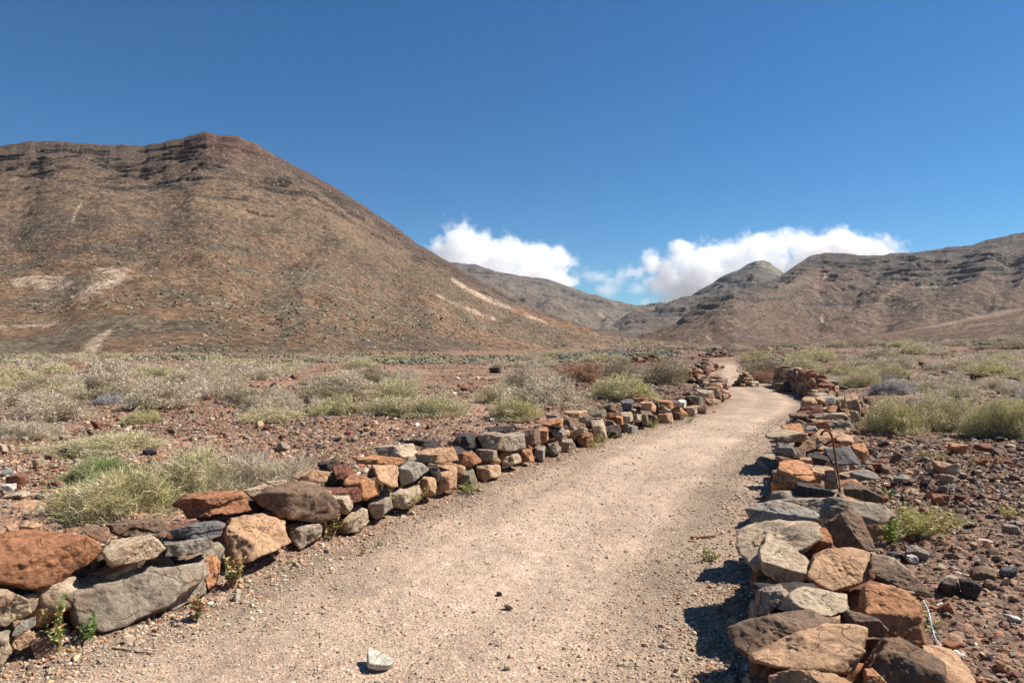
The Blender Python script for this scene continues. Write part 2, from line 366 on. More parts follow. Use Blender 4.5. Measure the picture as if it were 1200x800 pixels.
def far_cols(base, low, dark, spots=()):
    def f(u, v, h, ledge, gn, X, Y, Z, seed):
        k = .004; n1 = fbm(col3(X * k, Y * k, Z * k), 4, seed=seed + 20); n2 = fbm(col3(X * k * 5, Y * k * 5, Z * k * 8), 4, seed=seed + 21)
        c = lerp(base, low, smooth(.75, .1, h + .2 * n1)); c = lerp(c, dark, ledge * .8)
        c = lerp(c, dark, smooth(.75, .95, h + .1 * n1) * .6)
        c = lerp(c, np.array(low) * 1.35, smooth(.35, .8, gn) * smooth(.95, .5, h) * .5)
        c = lerp(c, [.13, .11, .08], smooth(.2, .7, n2) * .3)
        for pts, w, cc, kk in spots: c = lerp(c, cc, seg_mask(u + 3 * n2, v + 2 * n2, pts, w) * kk)
        return c * (1 + .15 * n2[:, None])
    return f
pale = (.42, .33, .23)
skyB = [(430, 300), (480, 298), (529, 307), (558, 311), (580, 318), (605, 322), (640, 327), (675, 339), (704, 348), (725, 354), (745, 357), (800, 356), (850, 362), (900, 380)]
ridge('far_ridge', skyB, [(430, 3300), (900, 3900)], [(430, 1500), (900, 2200)], [(430, 6), (900, 6)],
      lambda s, u: .35 * s + .65 * s ** 1.5, 60, MF, far_cols((.115, .088, .066), (.13, .095, .07), (.065, .055, .05), [
          ([(703, 366, 3), (712, 378, 5), (725, 382, 3)], 1, pale, .5), ([(765, 365, 3), (752, 374, 4)], 1, pale, .7), ([(742, 372, 5), (728, 380, 8)], 1, (.24, .16, .12), .7)]),
      'distant brown ridge with level rock bands under a cloud', 700, 300, (30, .9, .5), (26, .014), (10, .02))
skyC = [(690, 400), (740, 372), (770, 362), (797, 353), (812, 345), (827, 336), (845, 325), (862, 318), (875, 310), (885, 306), (893, 305), (902, 308), (917, 318), (935, 330), (970, 345), (1010, 360)]
ridge('far_peak', skyC, [(690, 3000), (1010, 3300)], [(690, 1700), (1010, 1700)], [(690, 6), (1010, 6)],
      lambda s, u: .3 * s + .7 * s ** 1.4, 80, MF, far_cols((.095, .072, .056), (.115, .083, .06), (.05, .045, .042), [
          ([(890, 308, 5), (903, 314, 6), (915, 322, 4)], 1, (.21, .18, .12), .8)]),
      'distant dark peak with a pale sandy summit patch', 500, 300, (30, .9, .35), (20, .016), (10, .02))
skyD = [(735, 404), (762, 395), (778, 388), (792, 378), (806, 366), (821, 354), (835, 348), (850, 344), (879, 336), (908, 327), (920, 320), (932, 312), (949, 300), (967, 296), (990, 297), (1007, 300), (1042, 298), (1062, 296), (1083, 294), (1118, 289), (1140, 287), (1159, 281), (1180, 277), (1200, 272), (1260, 258), (1350, 245), (1500, 235), (1700, 240)]
def shapeD(s, u):
    a = .25 * s + .75 * s ** 1.9
    return a
ridge('right_hill', skyD, [(735, 1100), (860, 1250), (960, 1900), (1200, 1800), (1700, 1500)], [(735, 800), (860, 700), (1200, 620), (1700, 500)], [(735, 3), (1700, 3)],
      shapeD, 100, MF, far_cols((.092, .060, .042), (.128, .078, .050), (.040, .034, .031), [
          ([(1050, 335, 2), (1035, 350, 4), (1025, 358, 3)], 1, (.22, .14, .09), .7), ([(1080, 317, 1.5), (1060, 333, 3), (1030, 352, 3)], 1, (.23, .14, .09), .7),
          ([(960, 318, 5), (962, 335, 9)], 1, (.17, .095, .065), .8), ([(1000, 318, 8), (985, 340, 6)], 1, (.17, .095, .065), .6),
          ([(966, 321, 1.5), (964, 328, 2)], 1, pale, .7), ([(1072, 334, 2.5), (1084, 336, 3.5), (1098, 334, 3)], 1, (.30, .27, .17), .7),
          ([(1122, 326, 1.5), (1116, 333, 2)], 1, pale, .6), ([(964, 370, 2.5), (963, 375, 3)], 1, pale, .6), ([(829, 395, 2), (833, 398, 2.5)], 1, pale, .7),
          ([(925, 330, 6), (945, 328, 9), (915, 338, 8)], 1, (.19, .15, .11), .45),
          ([(935, 355, 2), (970, 358, 3.5), (1012, 353, 2.5)], 1, (.05, .04, .036), .75), ([(900, 350, 2), (930, 352, 2)], 1, (.06, .045, .04), .6)]),
      'dark brown mountain with layered lava bands and reddish scree', 900, 520, (15, 1.0, .42), (20, .013), (8, .02), spurs=[(930, 850, 30, 16), (975, 960, 28, -22), (1030, 975, 26, 15), (1075, 1010, 24, -15), (1130, 1060, 30, 14), (1180, 1110, 30, -13), (850, 800, 24, 9)])
skyE = [(800, 407), (850, 404), (900, 402), (950, 400), (1000, 396), (1050, 389), (1100, 380), (1150, 369), (1200, 358), (1300, 335), (1500, 300), (1700, 280)]
def low_cols(u, v, h, ledge, gn, X, Y, Z, seed):
    n1 = fbm(col3(X * .012, Y * .012, Z * .05), 4, seed=seed); n2 = fbm(col3(X * .06, Y * .06, Z * .1), 3, seed=seed + 2)
    c = lerp([.12, .07, .042], [.165, .10, .062], smooth(-.4, .5, n1)); c = lerp(c, [.09, .07, .05], smooth(0, .6, n2) * .4)
    c = lerp(c, [.30, .21, .14], smooth(.35, .7, n1 + .3 * n2) * .5 * smooth(.3, .8, h))
    return c
ridge('low_slope', skyE, [(800, 560), (1700, 520)], [(800, 160), (1700, 130)], [(800, .2), (1700, 1.0)],
      lambda s, u: .55 * s + .45 * s ** 1.6, 120, MH, low_cols, 'reddish brown lower slope rising to the right', 900, 260, (14, .12, .5), (3, .02), (3, .03))

# ------------------------------------------------------------------ stones
PAL = {
 'rust': (.31, .14, .07), 'orange': (.42, .20, .095), 'otan': (.45, .27, .155), 'tan': (.42, .31, .205), 'cream': (.45, .34, .23),
 'gtan': (.30, .235, .17), 'grey': (.23, .20, .16), 'lgrey': (.31, .275, .22), 'blue': (.135, .13, .125), 'dark': (.065, .055, .05),
 'brown': (.185, .12, .078), 'red': (.20, .085, .055), 'white': (.62, .58, .50), 'pale': (.52, .46, .37), 'green': (.21, .18, .12)}
def planes_surface(dirs, Nn, Dd, p=16):
    q = np.maximum(dirs @ Nn.T, 0) / Dd[None]
    qm = q.max(1, keepdims=True); s = ((q / qm) ** p).sum(1) ** (1 / p) * qm[:, 0]
    return dirs / s[:, None]
def finish_stone(P, size, rough, seed, c, strat=0):
    """weather the faces: chips, pits, bedding lines, colour"""
    nrm = P / np.maximum(np.linalg.norm(P, axis=1, keepdims=True), 1e-6); o = seed * 3.71
    d = fbm(P / size * 2.2 + o, 5, .6, seed=seed) * .06 + np.minimum(fbm(P / size * 1.3 + o + 50, 3, seed=seed + 1), -.1) * .07
    d = d + fbm(P / size * 9 + o, 3, .6, seed=seed + 2) * .02 * rough
    if strat: d = d + strat * .03 * np.sign(np.sin(P[:, 2] / size * 16 + 2 * fbm(P / size * 2 + o, 2, seed=seed)))
    P = P + nrm * (d * size * rough)[:, None]
    n = fbm(P / size * 1.5 + o + 9, 3, seed=seed + 4); n2 = fbm(P / size * 5 + o, 3, seed=seed + 6)
    cc = np.array(c)[None] * (1 + .16 * n[:, None] + .14 * n2[:, None])
    return P, cc
def stone_mesh(name, half, c, seed, level=4, rough=1.0, strat=0, rot=None, flat=False):
    r = np.random.default_rng(seed); v, f = ICO[level]
    Nn = [(1,0,0),(-1,0,0),(0,1,0),(0,-1,0),(0,0,1),(0,0,-1)]; Nn = [np.array(q, float) + r.normal(0, .16, 3) for q in Nn]; Dd = list(r.uniform(.82, 1, 6))
    for _ in range(9): Nn.append(r.normal(0, 1, 3)); Dd.append(r.uniform(.80, 1.12))
    Nn = np.array([q / np.linalg.norm(q) for q in Nn]); P = planes_surface(v, Nn, np.array(Dd)) * np.array(half)[None]
    if rot is not None: P = P @ rot.T
    P, cc = finish_stone(P, float(np.mean(half)) * 1.3, rough, seed, c, strat)
    return P, f, cc
def rotm(ax, ay, az):
    from mathutils import Euler
    return np.array(Euler((ax, ay, az)).to_matrix())

def wall_frame(poly, side):
    seg = []
    for a, b in zip(poly[:-1], poly[1:]):
        d = b - a; ln = np.hypot(*d); d = d / ln; n = np.array([d[1], -d[0]]) * side   # n points to the path
        seg.append((a, d, ln, n))
    return seg
WL = wall_frame(LB, 1); WR = wall_frame(RB, -1)
def wall_point(u, s, seg, top, batter=.18, inset=.03):
    """first point where a line of sight meets the wall's outline (its leaning face, then its level top)"""
    for d in np.geomspace(2.0, 60, 900):
        x, y, z = u * d, d, CAM_H - s * d
        best = None
        for a, t, ln, n in seg:
            q = np.array([x, y]) - a; al = q @ t
            if -.05 <= al <= ln + .05:
                off = -(q @ n)       # metres behind the face
                if best is None or abs(off) < abs(best[0]): best = (off, n)
        if best is None: continue
        off, n = best
        if z <= 0.02: return np.array([x, y, max(z, 0.02)]), n, off
        if off >= inset + batter * z and z <= top: return np.array([x, y, z]), n, off
    return None
def traced_stone(poly_px, c, seed, seg, top, thick=1.0, strat=0, rough=1.0, level=4, dark_front=0):
    pp = np.array(poly_px, float); ctr = (pp.min(0) + pp.max(0)) / 2 * .5 + pp.mean(0) * .5
    wp = wall_point((ctr[0] - 600) / F, (ctr[1] - HZ) / F, seg, top)
    if wp is None: print('no wall point', ctr); return None
    P0, n2, off = wp; cam = np.array([0, 0, CAM_H]); vd = P0 - cam; dist = np.linalg.norm(vd); vd /= dist
    ext = (pp.max(0) - pp.min(0)) / F * P0[1]; T = min(ext) * thick * .5 + .12 * max(ext)
    cen = cam + vd * (dist + T * .55)
    if seg is WR and thick < 1: cen = P0 - np.array([0, 0, .03]) + vd * .04
    Yc = cen[1]; W = np.stack([(pp[:, 0] - 600) / F * Yc, np.full(len(pp), Yc), CAM_H - (pp[:, 1] - HZ) / F * Yc], -1)
    r = np.random.default_rng(seed); Nn, Dd = [], []
    area = np.sum(pp[:, 0] * np.roll(pp[:, 1], -1) - np.roll(pp[:, 0], -1) * pp[:, 1])
    if area < 0: W = W[::-1]
    for a, b in zip(W, np.roll(W, -1, 0)):
        ra, rb = a - cam, b - cam; nn = np.cross(rb, ra); nn /= np.linalg.norm(nn); d = nn @ (a - cen)
        if d < 0: nn, d = -nn, -d
        Nn.append(nn); Dd.append(max(d, .012))
    S = max(ext); flat = seg is WR and thick < 1
    if flat:
        tn = np.array([0, 0, .8]) - vd * .25 + r.normal(0, .17, 3); tn /= np.linalg.norm(tn); Lh = min(.5 * ext[1] / max(abs(tn @ vd), .3), .55)
        T = Lh; cen = P0 - np.array([0, 0, .03]) + vd * .04
    nf = np.array([n2[0], n2[1], 0]) ; nf = nf + np.array([0, 0, .15]) + r.normal(0, .16, 3)
    Nn.append(nf); Dd.append(T * .62)
    Nn.append(np.array([0, 0, 1.0]) + r.normal(0, .15, 3) - vd * .08); Dd.append(max(.30 * ext[1], .55 * T * abs(vd[2]) + .25 * ext[1]))
    Nn.append(-vd + r.normal(0, .15, 3)); Dd.append(T * .9)
    Nn.append(vd + r.normal(0, .15, 3)); Dd.append(T * 1.0)
    Nn.append(np.array([0, 0, -1.0])); Dd.append(max(ext[1] * .6, .04))
    for _ in range(6): Nn.append(r.normal(0, 1, 3)); Dd.append(S * r.uniform(.40, .58))
    if flat:
        k0 = len(W); Nn = Nn[:k0]; Dd = Dd[:k0]; th_ = max(.09, .30 * ext[0] + .06)
        Nn += [tn, tn + r.normal(0, .38, 3), np.array([0, 0, -1.0]) + r.normal(0, .1, 3), np.array([n2[0], n2[1], .1]) + r.normal(0, .15, 3), -vd, vd]
        Dd += [th_ * .5, th_ * .5, th_ * 1.0, 9, Lh * 1.25, Lh * 1.3]
        for _ in range(4): q = r.normal(0, 1, 3); Nn.append(q); Dd.append(S * r.uniform(.44, .6))
    Nn = np.array([q / np.linalg.norm(q) for q in Nn]); Dd = np.array(Dd)
    v, f = ICO[level]
    # sample evenly over the stretched shape
    right = np.cross(vd, [0, 0, 1.0]); right /= np.linalg.norm(right); up = np.cross(right, vd)
    B = np.stack([right * ext[0], up * ext[1], vd * T * 1.6], 0); dirs = v @ B; dirs /= np.linalg.norm(dirs, axis=1, keepdims=True)
    P = planes_surface(dirs, Nn, Dd, 45)
    P, cc = finish_stone(P, (ext[0] + ext[1]) / 2 * .9, rough, seed, c, strat)
    return P, f, cc, cen

def conv(pts, sc, off): return [(off[0] + a / sc, off[1] + b / sc) for a, b in pts]
A1 = (2.6667, (0, 500)); A2 = (3.3333, (250, 460)); A3 = (3.53, (560, 400)); B4 = (3.3333, (800, 560)); B5 = (3.43, (850, 400))
LEFT = [  # frame, outline, colour, thickness, bedding, part label
 (A1, [(-60,360),(0,340),(60,325),(200,328),(310,360),(325,395),(200,490),(120,508),(0,490),(-60,480)], 'rust', 1.0, 0, 'large rounded rust brown boulder at the near end'),
 (A1, [(185,520),(235,455),(300,450),(640,400),(645,470),(520,560),(350,640),(230,640)], 'gtan', .5, 0, 'large flat grey brown slab standing on edge'),
 (A1, [(315,390),(350,355),(470,333),(520,380),(480,410),(350,435)], 'tan', 1, 0, None),
 (A1, [(330,305),(400,290),(500,285),(535,320),(520,345),(380,345)], 'brown', 1, 1, None),
 (A1, [(500,350),(640,345),(675,370),(600,400),(520,405)], 'grey', 1, 0, None),
 (A1, [(530,325),(620,300),(710,288),(690,340),(640,352),(540,348)], 'blue', 1, 1, 'dark grey stone split in thin layers'),
 (A1, [(545,245),(580,210),(680,193),(760,200),(795,265),(700,275),(600,292)], 'rust', .9, 1, 'rust orange stone with a grey broken side'),
 (A1, [(690,350),(715,290),(818,268),(890,295),(910,362),(790,415),(700,440)], 'otan', 1, 0, 'big orange tan boulder with a cracked face'),
 (A1, [(642,392),(670,385),(690,420),(680,490),(650,512),(638,470)], 'orange', 1, 0, 'upright orange block beside the big slab'),
 (A1, [(510,560),(642,472),(645,520),(530,584)], 'gtan', .8, 0, None),
 (A1, [(-40,495),(0,495),(90,540),(100,580),(20,622),(-40,615)], 'tan', 1, 0, None),
 (A1, [(35,650),(60,610),(115,588),(112,620),(50,657)], 'grey', .8, 0, None),
 (A1, [(-30,650),(0,643),(30,660),(42,700),(0,755),(-30,750)], 'tan', 1, 0, None),
 (A1, [(40,668),(105,635),(112,662),(60,692)], 'otan', .8, 0, None),
 (A1, [(92,675),(130,628),(175,680),(172,722),(110,728)], 'brown', 1, 0, None),
 (A1, [(255,322),(300,303),(337,340),(332,368),(280,342)], 'brown', 1, 0, None),
 (A2, [(145,410),(240,358),(340,343),(440,368),(500,440),(490,492),(390,512),(260,482),(180,447)], 'brown', .9, 0, 'large dark brown rough boulder'),
 (A2, [(445,382),(540,376),(547,450),(512,482),(450,430)], 'cream', 1, 0, 'cream coloured block with a flat face'),
 (A2, [(285,512),(330,500),(430,508),(427,560),(340,617),(300,572)], 'gtan', 1, 0, None),
 (A2, [(475,530),(560,438),(600,458),(606,502),(570,542),(482,557)], 'tan', 1, 0, None),
 (A2, [(600,432),(640,393),(692,388),(702,450),(640,492),(605,482)], 'gtan', 1, 0, None),
 (A2, [(688,402),(740,370),(805,358),(812,410),(740,457),(700,447)], 'cream', 1, 0, None),
 (A2, [(493,320),(520,306),(648,350),(647,402),(590,420),(510,372)], 'orange', 1, 0, 'square orange block'),
 (A2, [(523,285),(640,260),(727,290),(722,367),(655,387),(640,345)], 'otan', 1, 0, 'large orange tan block with a flat top'),
 (A2, [(722,292),(745,263),(820,273),(842,300),(780,352),(727,370)], 'lgrey', 1, 0, 'smooth light grey stone leaning on the tan block'),
 (A2, [(793,352),(850,308),(872,340),(867,397),(820,412)], 'otan', 1, 0, None),
 (A2, [(828,285),(870,268),(892,330),(877,350)], 'dark', 1, 0, None),
 (A2, [(878,287),(950,276),(950,372),(880,392)], 'otan', 1, 0, None),
 (A2, [(953,292),(1010,290),(1032,350),(962,362)], 'green', 1, 0, None),
 (A2, [(1028,290),(1080,273),(1122,283),(1122,327),(1030,352)], 'tan', 1, 0, None),
 (A2, [(958,240),(1010,220),(1057,270),(1000,290),(965,284)], 'rust', 1, 0, None),
 (A2, [(1018,222),(1060,213),(1130,233),(1122,267),(1050,257)], 'gtan', 1, 0, None),
 (A2, [(788,237),(840,218),(960,213),(967,262),(880,277),(800,267)], 'otan', 1, 0, None),
 (A2, [(628,215),(680,193),(780,198),(802,230),(777,257),(650,247)], 'cream', 1, 0, 'cream stone with a dark cracked side on top'),
 (A2, [(733,187),(850,178),(907,188),(872,217),(760,202)], 'dark', .8, 0, None),
 (A2, [(928,202),(975,143),(1032,150),(1042,217),(960,224)], 'dark', 1, 0, 'charcoal black boulder on top of the wall'),
 (A2, [(1028,167),(1110,143),(1200,188),(1162,230),(1050,217)], 'gtan', 1, 0, None),
 (A2, [(543,257),(640,243),(770,260),(722,287),(560,277)], 'orange', .7, 0, None),
 (A2, [(408,272),(480,256),(502,280),(462,307),(415,305)], 'dark', 1, 0, None),
 (A2, [(463,292),(500,273),(562,310),(500,340),(478,345)], 'red', 1, 0, None),
 (A2, [(203,345),(290,338),(282,362),(220,365)], 'tan', .8, 0, None),
 (A2, [(108,382),(200,353),(242,370),(150,412)], 'tan', .9, 0, None),
 (A2, [(298,327),(370,298),(457,310),(442,352),(330,342)], 'otan', .9, 0, None),
 (A2, [(428,370),(560,366),(592,390),(582,422),(545,432),(450,400)], 'red', .9, 0, None),
 (A3, [(80,392),(190,363),(197,440),(130,457)], 'gtan', 1, 0, None),
 (A3, [(-5,447),(95,458),(92,497),(0,492)], 'green', 1, 0, None),
 (A3, [(93,465),(170,453),(182,500),(100,527)], 'tan', 1, 0, None),
 (A3, [(-10,510),(40,500),(95,512),(97,550),(30,577),(0,572)], 'otan', 1, 0, None),
 (A3, [(178,347),(250,348),(262,420),(200,432)], 'brown', 1, 0, None),
 (A3, [(248,352),(285,348),(297,410),(265,420)], 'orange', 1, 0, None),
 (A3, [(288,352),(360,348),(372,385),(320,402)], 'grey', 1, 0, None),
 (A3, [(173,437),(220,438),(237,500),(185,497)], 'orange', 1, 0, None),
 (A3, [(233,432),(280,423),(277,495),(240,497)], 'lgrey', 1, 0, None),
 (A3, [(283,407),(325,403),(347,455),(300,482)], 'grey', 1, 0, None),
 (A3, [(338,407),(385,398),(407,440),(350,457)], 'gtan', 1, 0, None),
 (A3, [(228,332),(330,313),(407,325),(402,367),(300,352)], 'orange', .8, 0, None),
 (A3, [(403,382),(470,368),(487,430),(420,447)], 'rust', 1, 0, None),
 (A3, [(463,317),(515,310),(537,405),(485,417)], 'tan', 1, 0, 'tall upright tan stone'),
 (A3, [(388,372),(440,348),(472,360),(420,387)], 'tan', 1, 0, None),
 (A3, [(523,347),(585,343),(597,395),(540,402)], 'dark', 1, 0, None),
 (A3, [(438,282),(540,283),(562,310),(480,314)], 'green', .8, 0, None),
 (A3, [(478,262),(560,253),(597,295),(540,282)], 'brown', .8, 0, None),
 (A3, [(348,287),(450,283),(472,320),(380,312)], 'otan', .8, 0, None),
 (A3, [(588,292),(640,288),(642,330),(600,337)], 'tan', 1, 0, None),
 (A3, [(638,297),(675,293),(677,330),(640,337)], 'cream', 1, 0, None),
 (A3, [(593,337),(660,338),(667,380),(600,387)], 'grey', 1, 0, None),
 (A3, [(568,302),(600,308),(602,345),(575,347)], 'orange', 1, 0, None),
 (A3, [(668,252),(710,241),(742,270),(732,292),(690,282)], 'otan', 1, 0, None),
 (A3, [(718,237),(800,243),(827,270),(800,282)], 'orange', 1, 0, None),
 (A3, [(743,292),(800,283),(807,340),(750,350)], 'otan', 1, 0, None),
 (A3, [(698,297),(740,293),(747,345),(710,347)], 'brown', 1, 0, None),
 (A3, [(858,272),(910,258),(912,300),(870,302)], 'tan', 1, 0, None),
 (A3, [(828,242),(862,238),(862,277),(830,272)], 'white', 1, 0, 'small white stone near the far end'),
 (A3, [(858,227),(930,218),(942,260),(900,264)], 'green', 1, 0, None),
 (A3, [(638,232),(720,228),(722,250),(650,252)], 'rust', .8, 0, None),
 (A3, [(588,242),(640,236),(652,285),(600,282)], 'blue', 1, 0, None),
 (A3, [(898,197),(985,203),(987,237),(930,232)], 'tan', .8, 0, None),
 (A3, [(673,292),(700,288),(707,340),(680,347)], 'green', 1, 0, None),
 (A3, [(908,267),(950,260),(947,300),(915,302)], 'brown', 1, 0, None),
 (A3, [(808,292),(860,288),(852,325),(815,332)], 'brown', 1, 0, None),
 (A3, [(278,302),(340,298),(352,318),(290,322)], 'lgrey', .8, 0, None),
 (A3, [(20,355),(170,345),(180,362),(80,385)], 'dark', .7, 0, None),
]
RIGHT = [
 (B4, [(310,92),(430,75),(590,75),(790,105),(832,150),(790,177),(700,182),(520,152),(330,110)], 'gtan', .8, 0, 'long smooth grey brown slab lying across the wall'),
 (B4, [(243,120),(300,98),(380,92),(500,113),(532,150),(510,167),(270,174)], 'lgrey', .8, 0, 'light grey slab with a rounded end'),
 (B4, [(373,42),(420,13),(500,18),(602,60),(560,77),(380,80)], 'dark', 1, 0, None),
 (B4, [(603,42),(660,7),(782,75),(762,102),(620,62)], 'brown', 1, 0, None),
 (B4, [(212,200),(320,163),(522,172),(560,230),(460,292),(290,364),(215,300)], 'tan', .9, 0, 'wide flat tan slab'),
 (B4, [(335,193),(400,213),(497,330),(482,400),(400,422),(320,370),(297,290)], 'cream', .8, 0, 'pale wedge shaped stone stained orange'),
 (B4, [(465,200),(560,194),(588,230),(587,277),(500,302),(458,272)], 'rust', 1, 0, 'small square red brown block'),
 (B4, [(553,175),(650,111),(702,150),(755,292),(600,267)], 'brown', .8, 0, 'upright dark brown triangular stone'),
 (B4, [(508,300),(560,275),(650,270),(730,290),(730,400),(560,452),(478,387)], 'otan', .9, 0, 'tan stone with a cracked flat top'),
 (B4, [(730,292),(800,320),(962,430),(972,492),(860,432),(728,402)], 'brown', .8, 0, 'long brown stone ending in a grey tip'),
 (B4, [(648,472),(720,416),(850,430),(927,490),(943,642),(900,652),(800,602),(660,520)], 'orange', 1, 0, 'rounded bright orange brown boulder with a hollow'),
 (B4, [(353,490),(450,423),(642,450),(647,522),(580,542),(360,512)], 'cream', .8, 0, None),
 (B4, [(278,442),(380,408),(412,450),(342,532),(280,532)], 'gtan', 1, 0, None),
 (B4, [(578,540),(640,516),(760,545),(803,590),(790,622),(700,617)], 'brown', 1, 0, 'round brown stone full of pores'),
 (B4, [(178,582),(330,528),(500,510),(592,560),(430,642),(260,702),(200,652)], 'brown', .9, 0, 'rough crumbly brown stone'),
 (B4, [(253,690),(440,600),(560,553),(714,590),(702,690),(652,762),(500,752),(400,747),(270,717)], 'otan', .8, 0, 'large pinkish tan slab at the near end'),
 (B4, [(698,630),(850,620),(962,680),(1034,720),(1040,810),(760,810),(660,747)], 'brown', 1, 0, 'broad dark brown stone speckled with white'),
 (B4, [(338,772),(430,743),(662,770),(672,830),(350,830)], 'otan', .8, 0, None),
 (B4, [(215,785),(280,765),(340,790),(330,830),(225,830)], 'grey', 1, 0, None),
 (B4, [(700,745),(740,740),(800,800),(790,830),(710,830)], 'orange', 1, 0, None),
 (B5, [(173,562),(213,488),(300,473),(352,500),(362,560),(250,602),(200,622)], 'orange', 1, 0, 'bright orange boulder on the path side'),
 (B5, [(128,470),(165,445),(262,455),(237,490),(180,542),(140,532)], 'gtan', .8, 0, None),
 (B5, [(345,500),(402,508),(382,572),(338,562)], 'otan', 1, 0, None),
 (B5, [(458,532),(560,510),(612,518),(618,602),(540,562),(460,572)], 'grey', 1, 0, None),
 (B5, [(398,510),(440,498),(458,590),(400,602)], 'gtan', 1, 0, None),
 (B5, [(288,432),(380,348),(442,343),(472,370),(350,442),(300,452)], 'otan', .9, 0, None),
 (B5, [(160,375),(200,348),(332,370),(312,402),(250,407),(165,387)], 'tan', .7, 0, None),
 (B5, [(183,400),(270,418),(288,460),(190,447)], 'grey', 1, 0, None),
 (B5, [(308,460),(370,440),(412,470),(400,497),(330,492)], 'dark', 1, 0, None),
 (B5, [(393,430),(500,423),(548,495),(430,497)], 'blue', .9, 0, 'dark blue grey slab'),
 (B5, [(498,412),(560,408),(577,450),(562,492),(510,442)], 'orange', 1, 0, None),
 (B5, [(428,362),(510,368),(518,420),(430,407)], 'otan', .9, 0, None),
 (B5, [(278,467),(340,463),(352,490),(285,487)], 'otan', 1, 0, None),
 (B5, [(218,337),(300,328),(322,365),(240,362)], 'orange', .8, 0, None),
 (B5, [(308,337),(360,338),(373,357),(330,360)], 'lgrey', .8, 0, None),
 (B5, [(348,292),(480,283),(502,310),(370,314)], 'tan', .8, 0, None),
 (B5, [(408,327),(500,320),(507,345),(415,347)], 'grey', .8, 0, None),
 (B5, [(323,320),(400,310),(410,325),(330,332)], 'orange', .8, 0, None),
 (B5, [(472,215),(515,203),(547,260),(542,302),(510,292),(478,240)], 'otan', 1, 0, None),
 (B5, [(498,272),(530,268),(542,320),(505,322)], 'tan', 1, 0, None),
 (B5, [(548,212),(590,223),(602,265),(560,247)], 'brown', 1, 0, None),
 (B5, [(253,290),(345,283),(347,305),(260,310)], 'brown', .8, 0, None),
 (B5, [(298,267),(390,253),(392,290),(310,284)], 'red', .8, 0, None),
 (B5, [(358,217),(440,218),(442,250),(365,257)], 'lgrey', .8, 0, None),
]
EXCL = []
def join_stones(items):
    V, Fc, Cc, o = [], [], [], 0
    for P, f, cc in items: V.append(P); Fc.append(f + o); Cc.append(cc); o += len(P)
    return np.concatenate(V), np.concatenate(Fc), np.concatenate(Cc)
FILLC = ['brown', 'rust', 'gtan', 'otan', 'otan', 'red', 'tan', 'gtan', 'brown', 'orange']
def along(seg):
    cum = [0]
    for a, t, ln, n in seg: cum.append(cum[-1] + ln)
    return cum
def at_len(seg, cum, s):
    for k, (a, t, ln, n) in enumerate(seg):
        if s <= cum[k + 1] or k == len(seg) - 1: return a + t * (s - cum[k]), t, n
def build_wall(name, label, traced, seg, top, seed, s_trace_end_y, s_end_y, width, n_more, tall):
    P0, _, _ = at_len(seg, along(seg), 4.0); root = empty(name, (P0[0], P0[1], 0), label, 'stone wall', 'dry stone walls lining the path')
    k = 0
    for fr, pts, cname, th, strat, lab in traced:
        pp = conv(pts, *fr); k += 1
        res = traced_stone(pp, PAL[cname], seed + k, seg, top, th, strat, 1.0, 5 if fr in (A1, B4) else 4)
        if res is None: continue
        P, f, cc, cen = res
        o = link('stone', make_mesh('stone', P, f, cc, True), ROCK, root, cen)
        if lab: o['label'] = lab
    # courses of stones further along
    r = np.random.default_rng(seed + 900); cum = along(seg); more = []
    s = 0; side_left = seg is WL
    while s < cum[-1]:
        p, t, n = at_len(seg, cum, s); y = p[1]
        if y > s_end_y: break
        far_ = y > s_trace_end_y
        h = .0; w = r.uniform(.2, .5)
        H = top * (tall(y) if far_ else (.60 if side_left else .62))
        ins0 = .0 if far_ else (.24 if side_left else .05)
        while h < H - .04:
            hh = r.uniform(.11, .22); sz = (min(w * r.uniform(.38, .6), 9 if far_ else .17), r.uniform(.14, .24) * (1 if far_ else .75), hh * .56)
            b = r.uniform(.02, .08) + .18 * h + ins0 + sz[1]
            q = p - n * b + t * r.uniform(-.08, .08)
            ang = math.atan2(t[1], t[0]) + r.normal(0, .25)
            P, f, cc = stone_mesh('s', sz, PAL[FILLC[r.integers(len(FILLC))] if far_ else ['brown', 'red', 'dark', 'gtan'][r.integers(4)]], int(r.integers(1e6)), 3, 1.0, 0, rotm(r.normal(0, .15), r.normal(0, .12), ang))
            z = float(ground_base(np.array([q[0]]), np.array([q[1]]))[0]) * .6 + h + hh * .5
            more.append((far_ and y < 30, y, P, f, cc, np.array([q[0], q[1], z]))); h += hh * .92
        # back of the wall and its hearting
        for _ in range(3 if not far_ else 2):
            b = r.uniform(.3, width); sz = (r.uniform(.12, .24), r.uniform(.12, .22), r.uniform(.07, .12)); q = p - n * b + t * r.uniform(-.2, .2)
            P, f, cc = stone_mesh('s', sz, PAL[FILLC[r.integers(len(FILLC))]], int(r.integers(1e6)), 3, 1.0, 0, rotm(r.normal(0, .25), r.normal(0, .25), r.uniform(0, 6.3)))
            zz = r.uniform(.08, H * (.82 if far_ else .80)) * (1 - .35 * max(0, b - .45) / .5)
            more.append((far_ and zz > H * .6 and y < 30, y, P, f, cc, np.array([q[0], q[1], zz])))
        # loose small stones shed at the outer foot
        s += w * .9 if far_ else min(w * .9, .28)
    front = sorted([m for m in more if m[0]], key=lambda m: m[1])[:n_more]; ids = {id(m) for m in front}
    for m in front: link('stone', make_mesh('stone', m[2], m[3], m[4], True), ROCK, root, m[5])
    rest = [(m[2] + m[5] - np.array(root.location), m[3], m[4]) for m in more if id(m) not in ids]
    V, Fc, Cc = join_stones(rest)
    tag(link('rubble_core', make_mesh('rubble_core', V, Fc, Cc, True), ROCK, root), None, None, None, 'stuff')
    return root
